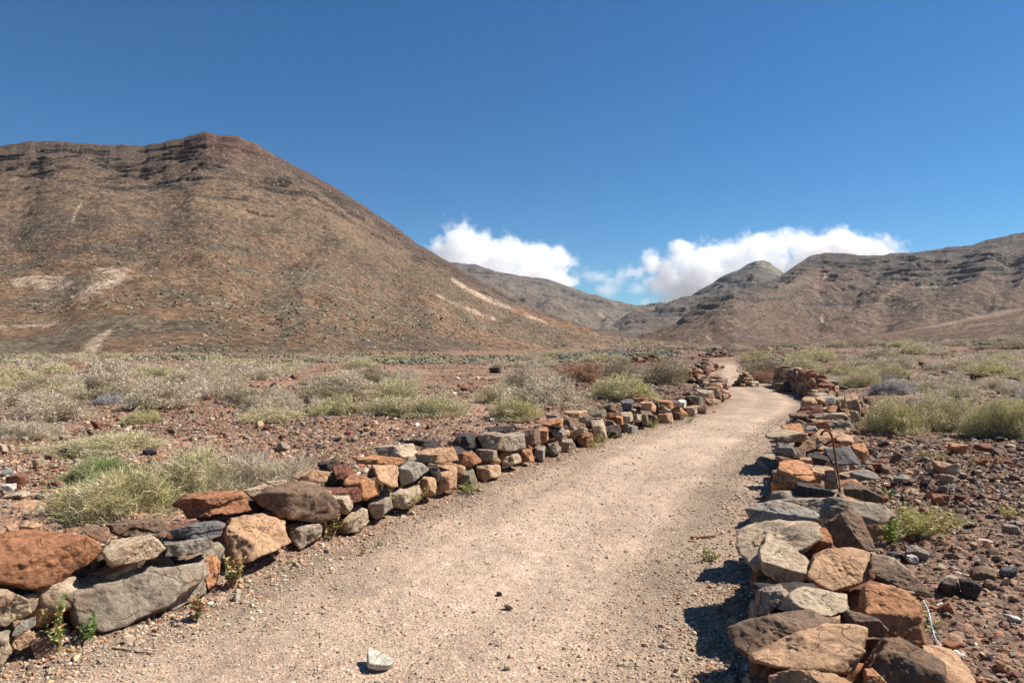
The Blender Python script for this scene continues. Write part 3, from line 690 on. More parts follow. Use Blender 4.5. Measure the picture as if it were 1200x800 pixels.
wl = build_wall('dry_stone_wall', 'low dry stone wall on the left of the path, ending near the bend', LEFT, WL, .46, 1000, 18.5, 44, .62, 18, lambda y: .95)
wr = build_wall('dry_stone_wall', 'wide dry stone wall on the right of the path, with a bent rusty rod', RIGHT, WR, .44, 3000, 14.0, 27.5, .85, 50, lambda y: 1.0 + .5 * smooth(17, 22, y))

# ------------------------------------------------------------------ loose rocks, rubble and gravel
def scatter_cols(n, r, kinds, w, jit=.22):
    base = np.array([PAL[k] for k in kinds])[r.choice(len(kinds), n, p=np.array(w) / sum(w))]
    return base * r.uniform(1 - jit, 1 + jit, (n, 1)) * r.uniform(.94, 1.06, (n, 3))
def scatter_mesh(name, pts, size, cols, r, level, sink=.25, flat=.6):
    n = len(pts); v0, f0 = ICO[level]; T = []
    for k in range(14):
        Nn = r.normal(0, 1, (9, 3)); Nn /= np.linalg.norm(Nn, axis=1, keepdims=True); P = planes_surface(v0, Nn, r.uniform(.75, 1.1, 9), 14)
        P = P / np.abs(P).max(); P = np.clip(P, -1, 1); T.append(P * np.array([1, r.uniform(.6, .95), r.uniform(.45, .8)]))
    T = np.array(T); idx = r.integers(0, 14, n); a = r.uniform(0, 6.283, n)
    P = T[idx]; ca, sa = np.cos(a)[:, None], np.sin(a)[:, None]
    tl = r.normal(0, .35, n)[:, None]; x = P[..., 0]; y = P[..., 1]; z = P[..., 2]
    y, z = y * np.cos(tl) - z * np.sin(tl), y * np.sin(tl) + z * np.cos(tl)
    Q = np.stack([x * ca - y * sa, x * sa + y * ca, z], -1) * size[:, None, None]
    Q = Q + pts[:, None, :]; Q[..., 2] += (size * flat * (.5 - sink))[:, None]
    nv = len(v0); Fc = (f0[None] + (np.arange(n) * nv)[:, None, None]).reshape(-1, 3)
    cc = np.repeat(cols[:, None, :], nv, 1) * r.uniform(.85, 1.15, (n, nv, 1))
    return make_mesh(name, Q.reshape(-1, 3), Fc, cc.reshape(-1, 3), False)
def in_wall(x, y):
    l = -(x - wx(LB, y)); rr_ = x - wx(RB, y)
    return ((l > -.02) & (l < .72) & (y < 46)) | ((rr_ > -.02) & (rr_ < .9) & (y < 28))
r = np.random.default_rng(5)
# path gravel
def path_pts(n, d0, d1):
    d = 1 / r.uniform(1 / d1, 1 / d0, n); lat = r.uniform(-.1, 1.1, n)
    x = wx(LB, d) * (1 - lat) + wx(RB, d) * lat
    return x, d, lat
x, y, lat = path_pts(75000, 2.4, 15); e = np.minimum(lat, 1 - lat)
keep = (r.uniform(0, 1, len(x)) < np.where(e < .25, 1, .38 + .3 * vnoise(col3(x * 1.2, y * .8, 0 * x), 4))) ; x, y, e = x[keep], y[keep], e[keep]
size = np.minimum(np.exp(r.normal(math.log(.0055), .5, len(x))) * (y / 5) ** .35, .028) * np.where(e < .15, 1.35, 1)
cols = scatter_cols(len(x), r, ['tan', 'gtan', 'otan', 'brown', 'cream', 'grey', 'white', 'red'], [6, 5, 2, .8, 4, 1.0, .4, .3]) * 1.1
tag(link('path_gravel', scatter_mesh('path_gravel', np.stack([x, y, ground_z(x, y)], -1), size, cols, r, 0), PEB), 'fine loose gravel strewn over the pale path', 'gravel', None, 'stuff')
# chips shed along the feet of both walls
nf_ = 2600; y = 1 / r.uniform(1 / 18, 1 / 2.6, nf_); off = np.abs(r.normal(0, .13, nf_)); sd_ = r.uniform(0, 1, nf_) < .6
x = np.where(sd_, wx(LB, y) + off - .03, wx(RB, y) - off + .03); size = np.minimum(np.exp(r.normal(math.log(.014), .6, nf_)), .055)
tag(link('stone_chips', scatter_mesh('stone_chips', np.stack([x, y, ground_z(x, y)], -1), size, scatter_cols(nf_, r, ['tan', 'otan', 'brown', 'rust', 'gtan', 'grey'], [3, 3, 2, 2, 3, 1]), r, 1, .35), PEB), 'broken stone chips along the feet of the walls', 'stone chips', None, 'stuff')
# field rubble
def field(n, d0, d1, ex=.5):
    d = (r.uniform(0, 1, n) * (d1 ** ex - d0 ** ex) + d0 ** ex) ** (1 / ex); u = r.uniform(-1.0, 1.0, n); x = u * d
    k = (path_t(x, d) < -.05) & ~in_wall(x, d); return x[k], d[k]
def rub_density(x, y): return fbm(col3(x * .22, y * .22, 0 * x), 4, seed=12)
KR = ['brown', 'red', 'rust', 'gtan', 'grey', 'dark', 'tan', 'blue', 'otan', 'white']; WR_ = [6, 3.2, 1.8, 3.2, 1.6, 1.8, 2.8, .4, 2.0, .4]
def rub_cols(n, x): 
    c = scatter_cols(n, r, KR, WR_); return c * np.where(x > 1, .9, 1.0)[:, None]
for nm, nn, d0, d1, med, lv in (('near', 95000, 2.2, 10, .016, 1), ('mid', 90000, 6, 26, .026, 0), ('far', 40000, 18, 75, .05, 0)):
    x, y = field(nn, d0, d1, .6 if nm == 'far' else .8); dn = rub_density(x, y); k = r.uniform(0, 1, len(x)) < smooth(.9, .1, dn) * .85 + .2; x, y, dn = x[k], y[k], dn[k]
    size = np.minimum(np.exp(r.normal(math.log(med), .55, len(x))), med * 4.2) * np.where(x > 1, 1.05, 1)
    me = scatter_mesh('rubble', np.stack([x, y, ground_z(x, y)], -1), size, rub_cols(len(x), x), r, lv, .32)
    tag(link('rubble', me, PEB), {'near': 'small broken lava rubble covering the ground beside the walls', 'mid': 'brown and red lava rubble spread between the shrubs', 'far': 'dark red lava rubble spread far across the plain'}[nm], 'rubble', None, 'stuff')
# bigger loose rocks: each its own thing
def loose_rock(x, y, half, cname, seed, label, group=None, rot=None, level=3, name='loose_rock', sink=.2):
    P, f, cc = stone_mesh('rock', half, PAL[cname], seed, level, 1.0, 0, rot if rot is not None else rotm(*(np.random.default_rng(seed).normal(0, .25, 2)), seed))
    z = gz(x, y) - P[:, 2].min() * (1 - sink)
    return tag(link(name, make_mesh('rock', P, f, cc, True), ROCK, None, (x, y, z)), label, 'rock', group)
SPEC = [  # px, py (foot), width px, height px, colour, label
 (445, 783, 34, 13, 'pale', 'pale grey stone lying alone at the front of the gravel path'),
 (12, 577, 14, 12, 'white', 'small white stone on the rubble at the left edge'),
 (30, 592, 32, 9, 'otan', 'flat orange tan stone on the rubble at the left edge'),
 (18, 584, 30, 7, 'cream', 'flat cream stone behind the flat orange one at the left edge'),
 (37, 622, 20, 12, 'otan', 'pinkish flat stone just behind the big rust boulder'),
 (20, 575, 22, 18, 'red', 'dark red rock between the white stone and the green shrub'),
 (66, 575, 18, 15, 'red', 'dark red rock beside the green shrub on the left'),
 (78, 535, 14, 12, 'dark', 'black rock behind the yellow green shrub on the left'),
 (60, 540, 13, 9, 'brown', 'brown rock left of the black one behind the green shrub'),
 (175, 533, 16, 9, 'dark', 'black rock between the green shrub and the dry grey shrub'),
 (1150, 682, 26, 17, 'brown', 'dark brown rock on the rubble right of the orange boulder'),
 (1180, 672, 19, 15, 'blue', 'dark blue grey rock near the right edge'),
 (1138, 703, 24, 21, 'dark', 'black angular rock on the rubble right of the orange boulder'),
 (1112, 699, 26, 16, 'dark', 'black rock beside the grey tip of the long brown stone'),
 (1075, 656, 26, 18, 'grey', 'grey rock behind the tan slab right of the wall'),
 (1048, 655, 15, 9, 'blue', 'flat blue grey stone beside the wall, by the green plants'),
 (1070, 660, 14, 10, 'white', 'bright white chip of stone right of the wall'),
 (1117, 758, 18, 11, 'rust', 'small rust rock at the end of the blue cord'),
 (1190, 738, 14, 8, 'white', 'small white stone at the lower right edge'),
 (1100, 590, 20, 15, 'rust', 'rust rock in the rubble right of the grey slabs'),
 (1122, 533, 22, 15, 'orange', 'bright orange stone in the rubble below the green shrubs'),
 (1155, 530, 20, 12, 'red', 'dark red rock below the yellow green shrub at the right'),
 (1105, 556, 20, 17, 'otan', 'tan pointed rock in the middle of the right rubble'),
 (1120, 550, 19, 14, 'brown', 'brown rock beside the tan pointed one'),
 (1185, 453, 18, 8, 'lgrey', 'light grey flat stone at the right edge among shrubs'),
 (918, 459, 22, 13, 'brown', 'brown boulder lying on the path at the foot of the far wall'),
 (594, 788, 7, 6, 'cream', 'small cream pebble at the very front of the path'),
 (596, 716, 10, 8, 'cream', 'small cream pebble in the middle of the path'),
 (585, 697, 7, 6, 'dark', 'small half dark pebble beyond the cream one on the path'),
 (1045, 572, 15, 9, 'red', 'small red stone against the right wall by green weeds'),
 (1086, 432, 16, 9, 'rust', 'rust boulder on the stone heap among the right shrubs'),
 (580, 437, 15, 9, 'dark', 'black rock among pale shrubs in the middle distance'),
]
for k, (a, b_, w, h, cn, lab) in enumerate(SPEC):
    X, Y = hit(a, b_); loose_rock(X, Y, (w / F * Y * .50, w / F * Y * .38, h / F * Y * .46), cn, 5000 + k, lab, rot=rotm(.1, .1 * (-1) ** k, .3 * math.sin(k * 3)), level=4)
NAMEC = {'brown': 'brown', 'red': 'dark red', 'rust': 'rust coloured', 'gtan': 'grey tan', 'grey': 'grey', 'dark': 'blackish', 'tan': 'tan', 'otan': 'orange tan'}
def rock_label(cn, x, y):
    side = 'left of the left wall' if x < wx(LB, np.array([y]))[0] else 'right of the right wall'
    dist = 'close by' if y < 8 else ('at mid distance' if y < 18 else 'far off among shrubs')
    return f'{NAMEC[cn]} lava rock lying on rubble {side}, {dist}'
cnt = 0
for k in range(900):
    if cnt >= 150: break
    y = 1 / r.uniform(1 / 40, 1 / 4.2); x = r.uniform(-.8, .8) * y
    if path_t(np.array([x]), np.array([y]))[0] > -.95 or r.uniform() < smooth(.1, .6, float(rub_density(np.array([x]), np.array([y]))[0])): continue
    cn = list(NAMEC)[r.choice(8, p=[.22, .24, .12, .1, .08, .12, .06, .06])]; s = r.uniform(.035, .075) * (y / 6) ** .45
    loose_rock(x, y, (s, s * r.uniform(.6, .9), s * r.uniform(.45, .8)), cn, 6000 + k, rock_label(cn, x, y), 'larger loose lava rocks on the rubble'); cnt += 1

# stone cairn at the bend
def cairn():
    X, Y = hit(873, 453); root = empty('stone_cairn', (X, Y, gz(X, Y)), 'heap of stacked stones with one white stone, on the path near the bend', 'cairn'); rr2 = np.random.default_rng(3)
    z = 0
    for lvl, (n, rad) in enumerate([(6, .34), (5, .27), (4, .19), (2, .11), (1, .03)]):
        for q in range(n):
            a = 6.283 * q / n + lvl; sz = (.17, .12, .07) if lvl < 3 else (.14, .1, .06)
            P, f, cc = stone_mesh('s', sz, PAL[['tan', 'rust', 'gtan', 'brown', 'otan'][(q + lvl) % 5]], 7000 + lvl * 10 + q, 3, 1, 0, rotm(0, 0, a + rr2.normal(0, .4)))
            link('stone', make_mesh('stone', P, f, cc, True), ROCK, root).location = (rad * math.cos(a), rad * math.sin(a), z + .06)
        z += .115
    P, f, cc = stone_mesh('s', (.13, .11, .11), PAL['white'], 7100, 3); o = link('stone', make_mesh('stone', P, f, cc, True), ROCK, root); o.location = (.35, -.22, .08); o['label'] = 'white stone at the foot of the heap'
cairn()
# heaps of flat stones beside the path beyond the left wall and far rubble bank
def heap(px, py, wpx, hpx, n, seed, label, pal):
    X, Y = hit(px, py); W = wpx / F * Y; Hh = hpx / F * Y; rr2 = np.random.default_rng(seed); root = empty('stone_heap', (X, Y, gz(X, Y)), label, 'stone heap', 'heaps of field stones')
    for q in range(n):
        a = rr2.uniform(0, 6.283); rad = math.sqrt(rr2.uniform()); s = rr2.uniform(.1, .2)
        P, f, cc = stone_mesh('s', (s * 1.3, s, s * .5), PAL[pal[q % len(pal)]], seed + q, 2, 1, 0, rotm(rr2.normal(0, .2), rr2.normal(0, .2), a))
        link('stone', make_mesh('stone', P, f, cc, True), ROCK, root).location = (W / 2 * rad * math.cos(a), min(W / 2, 1.6) * rad * math.sin(a) , max(Hh * (1 - rad) * rr2.uniform(.6, 1), s * .3))
heap(808, 447, 40, 20, 46, 8100, 'heap of flat tan and grey stones beyond the end of the left wall', ['tan', 'gtan', 'rust', 'otan'])
heap(828, 432, 40, 14, 50, 8200, 'long low heap of brown stones left of the path at the bend', ['brown', 'rust', 'tan', 'gtan'])
heap(760, 424, 46, 10, 40, 8300, 'low heap of rust stones behind the olive shrub', ['rust', 'brown', 'red'])
heap(840, 418, 40, 11, 46, 8400, 'farthest heap of dark red stones where the path disappears', ['brown', 'red', 'dark', 'otan'])
heap(900, 417, 50, 9, 46, 8500, 'bank of red brown stones behind the dark shrub on the wall', ['rust', 'brown', 'otan', 'red'])
heap(1150, 447, 90, 12, 60, 8600, 'dark red bank of stones among the shrubs near the right edge', ['red', 'brown', 'rust', 'dark'])
heap(1110, 446, 60, 12, 50, 8700, 'red brown heap of stones behind the big right shrubs', ['red', 'brown', 'rust', 'dark'])

# ------------------------------------------------------------------ shrubs
SHP = {  # twig palettes
 'grey': [(.46, .41, .29), (.36, .315, .215), (.54, .48, .36), (.36, .35, .20), (.27, .23, .16)],
 'limegrey': [(.42, .40, .21), (.52, .47, .32), (.33, .34, .14), (.34, .30, .19), (.46, .44, .25)],
 'lime': [(.39, .375, .17), (.30, .30, .12), (.47, .44, .25), (.30, .29, .13), (.52, .47, .29)],
 'green': [(.22, .28, .10), (.16, .22, .075), (.30, .34, .14), (.40, .38, .22)],
 'olive': [(.24, .215, .12), (.33, .295, .18), (.18, .155, .095), (.38, .34, .23)],
 'rust': [(.33, .21, .12), (.26, .15, .08), (.38, .29, .18), (.20, .13, .08)],
 'blue': [(.31, .295, .27), (.24, .23, .21), (.38, .37, .34)]}
SHL = {'grey': 'dry grey', 'limegrey': 'pale grey green', 'lime': 'yellow green', 'green': 'fresh green', 'olive': 'dull olive', 'rust': 'withered brown', 'blue': 'bluish grey'}
def blades(A, B, w, cols, bend, rr2):
    """thin pointed twigs from A to B as two joined narrow faces"""
    n = len(A); D = B - A; ln = np.linalg.norm(D, axis=1, keepdims=True); side = np.cross(D, rr2.normal(0, 1, (n, 3))); side /= np.maximum(np.linalg.norm(side, axis=1, keepdims=True), 1e-6)
    M = (A + B) / 2 + rr2.normal(0, bend, (n, 3)) * ln; s = side * w[:, None]
    V = np.stack([A - s, A + s, M + s * .8, M - s * .8, B + s * .35, B - s * .35], 1).reshape(-1, 3)
    o = (np.arange(n) * 6)[:, None]; Fc = np.concatenate([o + np.array([[0, 1, 2, 3]]), o + np.array([[3, 2, 4, 5]])]); cc = np.repeat(cols, 6, 0)
    return V, Fc, cc
def shrub_mesh(kind, n, w, seed):
    rr2 = np.random.default_rng(seed); pal = np.array(SHP[kind])
    # lumpy dome of twig sprays, unit radius, height ~ .9
    dirs = rr2.normal(0, 1, (n, 3)); dirs[:, 2] = np.abs(dirs[:, 2]) * .9 ; dirs /= np.linalg.norm(dirs, axis=1, keepdims=True)
    lump = 1 + .55 * fbm(dirs * 2.2 + seed, 3, seed=seed); rad = (.28 + .72 * rr2.uniform(0, 1, n) ** (.55 if n > 9000 else .38)) * lump * (.82 if n > 9000 else .9)
    A = dirs * rad[:, None] * np.array([1, 1, .82]); A[:, 2] = np.maximum(A[:, 2], .0)
    out = dirs * .45 + rr2.normal(0, .62, (n, 3)) + np.array([0, 0, .25]); out /= np.linalg.norm(out, axis=1, keepdims=True)
    ln = rr2.uniform(.06, .30, n) if n > 9000 else rr2.uniform(.05, .16, n); B = A + out * ln[:, None]; B[:, 2] = np.maximum(B[:, 2], .01)
    patch = fbm(A * 2.2 + seed * 1.7, 2, seed=seed + 4); gi = np.clip(((patch + 1) / 2 * len(pal)).astype(int) + rr2.integers(-1, 2, n), 0, len(pal) - 1)
    cc = np.minimum(pal[gi] * np.array([1.24, 1.14, 1.20]) * rr2.uniform(.8, 1.3, (n, 1)), .75)
    V, Fc, Cc = blades(A, B, w * rr2.uniform(.6, 1.3, n), cc, .17, rr2)
    return make_mesh('foliage', V, Fc, Cc, False)
def stem_mesh(seed):
    rr2 = np.random.default_rng(seed); n = 46; a = rr2.uniform(0, 6.283, n); t = rr2.uniform(.3, .9, n)
    A = np.stack([.05 * np.cos(a), .05 * np.sin(a), 0 * a], -1); B = np.stack([t * np.cos(a) * .9, t * np.sin(a) * .9, rr2.uniform(.25, .75, n)], -1)
    V, Fc, cc = blades(A, B, np.full(n, .012), np.tile([[.16, .12, .08]], (n, 1)), .08, rr2); return make_mesh('stems', V, Fc, cc, False)
TEMPL = {}
def get_template(kind, lod, var):
    key = (kind, lod, var)
    if key not in TEMPL:
        n, w = {0: (14000, .0050), 1: (8200, .0085), 2: (2800, .017)}[lod]; TEMPL[key] = (shrub_mesh(kind, n, w, hash(kind) % 1 + 11 * len(TEMPL) + 3), stem_mesh(len(TEMPL) + 50))
    return TEMPL[key]
SHRUBS = []
def shrub(x, y, w, h, kind, label, group, rz, lod=None, var=0, name='desert_shrub'):
    if lod is None: lod = 0 if y < 12 else (1 if y < 32 else 2)
    fol, st = get_template(kind, lod, var)
    root = empty(name, (x, y, gz(x, y) - .02), label, 'shrub', group); root.rotation_euler = (0, 0, rz)
    o = link('foliage', fol, PLANT, root); o.scale = (w / 2, w / 2, h / .9)
    s = link('stems', st, PLANT, root); s.scale = (w / 2 * .9, w / 2 * .9, h)
    SHRUBS.append((x, y, w)); return root
NEAR = [  # px, foot py, width, height, kind, label
 (112, 572, 92, 44, 'green', 'fresh green fine leaved bush at the left of the pale shrubs'),
 (150, 614, 150, 66, 'lime', 'yellow green shrub right behind the left wall, spreading low'),
 (235, 594, 130, 78, 'limegrey', 'grey green spiny shrub between the yellow green one and the dry one'),
 (305, 588, 130, 66, 'grey', 'dry straw grey twiggy shrub right behind the left wall'),
 (128, 536, 150, 28, 'limegrey', 'low pale green shrub behind the fresh green bush'),
 (405, 486, 75, 28, 'lime', 'bright lime green shrub in the middle of the left field'),
 (455, 488, 70, 26, 'limegrey', 'pale shrub touching the bright lime green one'),
 (510, 491, 80, 30, 'limegrey', 'pale green shrub behind the middle of the left wall'),
 (395, 458, 95, 26, 'grey', 'wide grey shrub behind the bright lime green one'),
 (25, 520, 85, 30, 'grey', 'dry grey shrub at the left edge of the field'),
 (60, 496, 90, 34, 'grey', 'wide dry grey shrub behind the one at the left edge'),
 (165, 497, 50, 22, 'lime', 'small yellow green shrub among the grey ones on the left'),
 (190, 484, 85, 38, 'grey', 'round grey shrub in the middle of the left field'),
 (255, 463, 58, 34, 'grey', 'tall grey shrub behind the middle of the left field'),
 (288, 479, 62, 32, 'olive', 'dull olive grey shrub right of the tall grey one'),
 (320, 497, 75, 20, 'limegrey', 'low pale shrub below the olive grey one'),
 (603, 497, 62, 30, 'lime', 'yellow green shrub right behind the left wall at mid length'),
 (585, 474, 60, 30, 'limegrey', 'pale green shrub behind the yellow green one at mid length'),
 (640, 478, 110, 44, 'grey', 'broad grey shrub behind the far half of the left wall'),
 (683, 449, 58, 29, 'rust', 'withered brown shrub standing among grey shrubs'),
 (723, 420, 26, 15, 'blue', 'round bluish grey shrub highest on the far skyline of shrubs'),
 (772, 452, 66, 34, 'olive', 'dull olive shrub by the stone heap beyond the left wall'),
 (733, 470, 92, 32, 'lime', 'yellow green shrub touching the back of the left wall far half'),
 (735, 445, 60, 30, 'olive', 'olive shrub between the brown one and the stone heap'),
 (795, 447, 40, 26, 'grey', 'small grey shrub leaning on the stone heap'),
 (620, 456, 70, 32, 'grey', 'grey shrub left of the withered brown one'),
 (1047, 512, 70, 46, 'lime', 'bushy yellow green shrub close behind the right wall'),
 (1105, 508, 80, 54, 'limegrey', 'large pale green shrub in the middle of the right field'),
 (1178, 516, 95, 58, 'lime', 'large yellow green shrub at the right edge'),
 (1043, 463, 54, 22, 'blue', 'bluish grey shrub behind the yellow green one on the right'),
 (1008, 455, 44, 22, 'limegrey', 'small grey green shrub behind the far bend of the right wall'),
 (980, 440, 42, 18, 'lime', 'small lime green shrub right of the dark one on the wall'),
 (945, 440, 44, 26, 'limegrey', 'pale green shrub just right of the dark one on the wall'),
 (897, 441, 56, 30, 'olive', 'dark olive shrub rising behind the shaded far wall'),
 (893, 449, 40, 20, 'rust', 'dead rust brown twigs hanging over the far wall'),
 (1140, 438, 78, 26, 'grey', 'broad grey shrub behind the dark red bank on the right'),
 (1050, 443, 40, 16, 'lime', 'low lime green shrub in front of grey shrubs on the right'),
 (1030, 428, 42, 20, 'olive', 'olive shrub on the skyline right of the far wall'),
 (1095, 482, 70, 26, 'grey', 'grey shrub behind the large pale green one on the right'),
]
for k, (a, b_, w, h, kd, lab) in enumerate(NEAR):
    X, Y = hit(a, b_); sc = Y / F; W = w * sc; Y2 = Y + W * .40
    shrub(X * Y2 / Y, Y2, W * 1.02, h * sc * .86, kd, lab, None, k * 1.3, var=k % 2)
rs = np.random.default_rng(77); cnt = 0
for k in range(12000):
    if cnt >= 290: break
    y = 1 / rs.uniform(1 / 105, 1 / 14); x = rs.uniform(-.95, .95) * y; xa, ya = np.array([x]), np.array([y])
    t = path_t(xa, ya)[0]
    if t > -1.5: continue
    left = x < wx(LB, ya)[0]
    if left and y < 16 or (not left and y < 17): continue
    dens = float(fbm(col3(xa * .12, ya * .12, 0 * xa), 3, seed=66)[0])
    if dens < ((.0 if y < 45 else -.2) if left else -.8) + (.1 if y < 25 else 0): continue
    w = rs.uniform(.6, 2.1) * (1 + .006 * y)
    if any((x - sx) ** 2 + (y - sy) ** 2 < (.39 * (w + sw)) ** 2 for sx, sy, sw in SHRUBS): continue
    kd = ['grey', 'limegrey', 'olive', 'lime', 'blue'][rs.choice(5, p=[.50, .28, .12, .08, .02])]
    where = ('left of the path' if left else 'right of the path') + (', nearer' if y < 28 else (', farther' if y < 55 else ', far off'))
    shrub(x, y, w, w * rs.uniform(.22, .36), kd, f'{SHL[kd]} dome shaped shrub on the plain {where}', 'shrubs scattered over the plain', rs.uniform(0, 6.28), var=int(rs.integers(2))); cnt += 1
# distant scrub: tussocks too many to count
def far_scrub():
    n = 26000; d = 1 / r.uniform(1 / 420, 1 / 55, n); u = r.uniform(-.95, .95, n); x = u * d
    # on plain
    k = (fbm(col3(x * .04, d * .04, 0 * x), 3, seed=91) > -.25) & (path_t(x, d) < -1) & (d < 190); x, d = x[k], d[k]
    z = ground_z(x, d); s = r.uniform(.14, .42, len(x))
    cols = np.array(SHP['grey'] + SHP['limegrey'] + SHP['olive'])[r.integers(0, 14, len(x))] * .62
    return scatter_mesh('distant_scrub', np.stack([x, d, z], -1), s, cols, r, 1, .2)
tag(link('distant_scrub', far_scrub(), PLANT), 'grey green scrub dotted over the far plain', 'scrub', None, 'stuff')
def hill_scrub():
    hl = bpy.data.objects['left_hill'].data; n = len(hl.vertices); co = np.empty(n * 3, np.float32); hl.vertices.foreach_get('co', co); co = co.reshape(-1, 3)
    idx = r.integers(0, n, 90000); P = co[idx]; hgt = P[:, 2]
    k = (hgt < 8 + 90 * r.uniform(0, 1, len(P)) ** 2.5) & (P[:, 1] < 560) & (np.abs(P[:, 0]) < P[:, 1] * 1.0); P = P[k]
    k = (fbm(P * .02, 3, seed=13) + r.uniform(-.5, .6, len(P)) > 0) & (r.uniform(0, 1, len(P)) < (P[:, 1] / 400)); P = P[k]
    s = r.uniform(.25, .75, len(P)) * np.where(r.uniform(0, 1, len(P)) < .1, 1.4, 1)
    cols = np.array(SHP['grey'] + SHP['olive'] + SHP['limegrey'])[r.integers(0, 14, len(P))] * .72
    print('hill scrub', len(P)); return scatter_mesh('hill_scrub', P, s, cols, r, 1, .2)
tag(link('hill_scrub', hill_scrub(), PLANT), 'pale scrub dotted over the lower left hill slope', 'scrub', None, 'stuff')

# ------------------------------------------------------------------ small plants
def weed(px, py, wpx, hpx, kinds, n, label, group=None, flat=False, seed=0):
    if flat: hpx *= 1.5; n = int(n * 1.6)
    X, Y = hit(px, py); W = wpx / F * Y; H = hpx / F * Y; rr2 = np.random.default_rng(900 + seed); pal = np.array(kinds)
    root = empty('weed' if not flat else 'grass_tuft', (X, Y, gz(X, Y)), label, 'weed' if not flat else 'grass', group)
    ns = max(4, n // 26); a = rr2.uniform(0, 6.283, ns); rad = rr2.uniform(.1, .5, ns) * W
    B = np.stack([rad * np.cos(a), rad * np.sin(a), rr2.uniform(.45, 1, ns) * H], -1); A = np.stack([rad * .15 * np.cos(a), rad * .15 * np.sin(a), 0 * a], -1)
    V, Fc, cc = blades(A, B, np.full(ns, .0022), np.tile([[.2, .15, .08]], (ns, 1)), .06, rr2); link('stem', make_mesh('stem', V, Fc, cc), PLANT, root)
    si = rr2.integers(0, ns, n); t = rr2.uniform(.12, 1, n)[:, None]; P = A[si] * (1 - t) + B[si] * t
    ll = min(.034, H * .3) * rr2.uniform(.5, 1.2, n)[:, None]; D = rr2.normal(0, 1, (n, 3)); D[:, 2] = np.abs(D[:, 2]) * .6; D /= np.linalg.norm(D, axis=1, keepdims=True)
    cols = pal[rr2.integers(0, len(pal), n)] * rr2.uniform(.8, 1.25, (n, 1))
    V, Fc, cc = blades(P, P + D * ll, ll[:, 0] * (.22 if not flat else .11), cols, .1, rr2); link('leaves', make_mesh('leaves', V, Fc, cc), PLANT, root); return root
GR = [(.14, .24, .06), (.2, .28, .08)]; OR = [(.50, .33, .13), (.42, .25, .10), (.30, .15, .08), (.5, .42, .22)]; YE = [(.52, .42, .14), (.40, .38, .12), (.55, .48, .25)]
weed(68, 770, 34, 72, GR + OR[:1], 190, 'leafy green weed with dry yellow leaves in front of the big slab', seed=1)
weed(105, 756, 40, 34, GR, 80, 'green sprawling weed shoot leaning on the foot of the big slab', seed=2)
weed(272, 690, 42, 38, OR + GR[:1], 240, 'orange leaved weed at the foot of the big cracked boulder', seed=3)
weed(232, 730, 28, 30, GR + OR, 130, 'small orange green weed on the path below the flat stone', seed=4)
weed(385, 634, 34, 34, OR + GR[:1], 190, 'orange leaved weed at the wall below the dark brown boulder', seed=5)
weed(425, 650, 18, 12, OR, 70, 'tiny orange weed on the path by the cream block', seed=6)
weed(445, 641, 10, 9, GR, 50, 'tiny green weed alone on the path near the left wall', seed=7)
weed(390, 545, 50, 22, OR + YE, 260, 'orange yellow weed on top of the left wall behind the tan block', seed=8)
weed(478, 598, 70, 18, YE, 420, 'straw yellow grass along the foot of the left wall', flat=True, seed=9)
weed(550, 578, 60, 10, YE + GR, 260, 'thin green yellow grass at the wall foot beside the orange tan stones', flat=True, seed=10)
weed(700, 525, 70, 12, YE + GR[:1], 360, 'yellow grass at the wall foot near the dark upright stones', flat=True, seed=11)
weed(645, 535, 30, 10, YE, 160, 'yellow grass patch at the wall foot below the light grey stone', flat=True, seed=12)
weed(765, 502, 30, 9, GR + YE, 160, 'green grass at the wall foot by the tan square stone', flat=True, seed=13)
weed(808, 495, 30, 8, GR + YE, 160, 'green grass at the far end foot of the left wall', flat=True, seed=14)
weed(1045, 640, 42, 34, GR + [(.34, .38, .08)], 330, 'bright green weed behind the long grey slab right of the wall', seed=15)
weed(1078, 632, 95, 26, YE + [(.5, .5, .16)], 1300, 'yellow green mat of grass on the rubble right of the wall', flat=True, seed=16)
weed(1130, 615, 60, 7, YE, 200, 'sparse yellow grass streak on the rubble at right', flat=True, seed=17)
weed(1180, 608, 40, 9, YE, 200, 'sparse yellow grass patch at the right edge', flat=True, seed=18)
weed(1040, 585, 22, 16, GR, 110, 'small green weed beside the brown boulder on the right wall', seed=19)
weed(1160, 545, 60, 14, OR, 360, 'orange leaved weeds in the rubble below the right shrub', seed=20)
weed(1095, 540, 60, 10, OR + YE, 260, 'orange yellow weeds in the middle of the right rubble', seed=21)
weed(832, 659, 34, 10, YE + GR, 160, 'pale grass tuft at the shadow edge on the path', flat=True, seed=22)
weed(1070, 745, 60, 26, YE + [(.4, .3, .2)], 240, 'dry straw tuft around the blue cord', flat=True, seed=23)

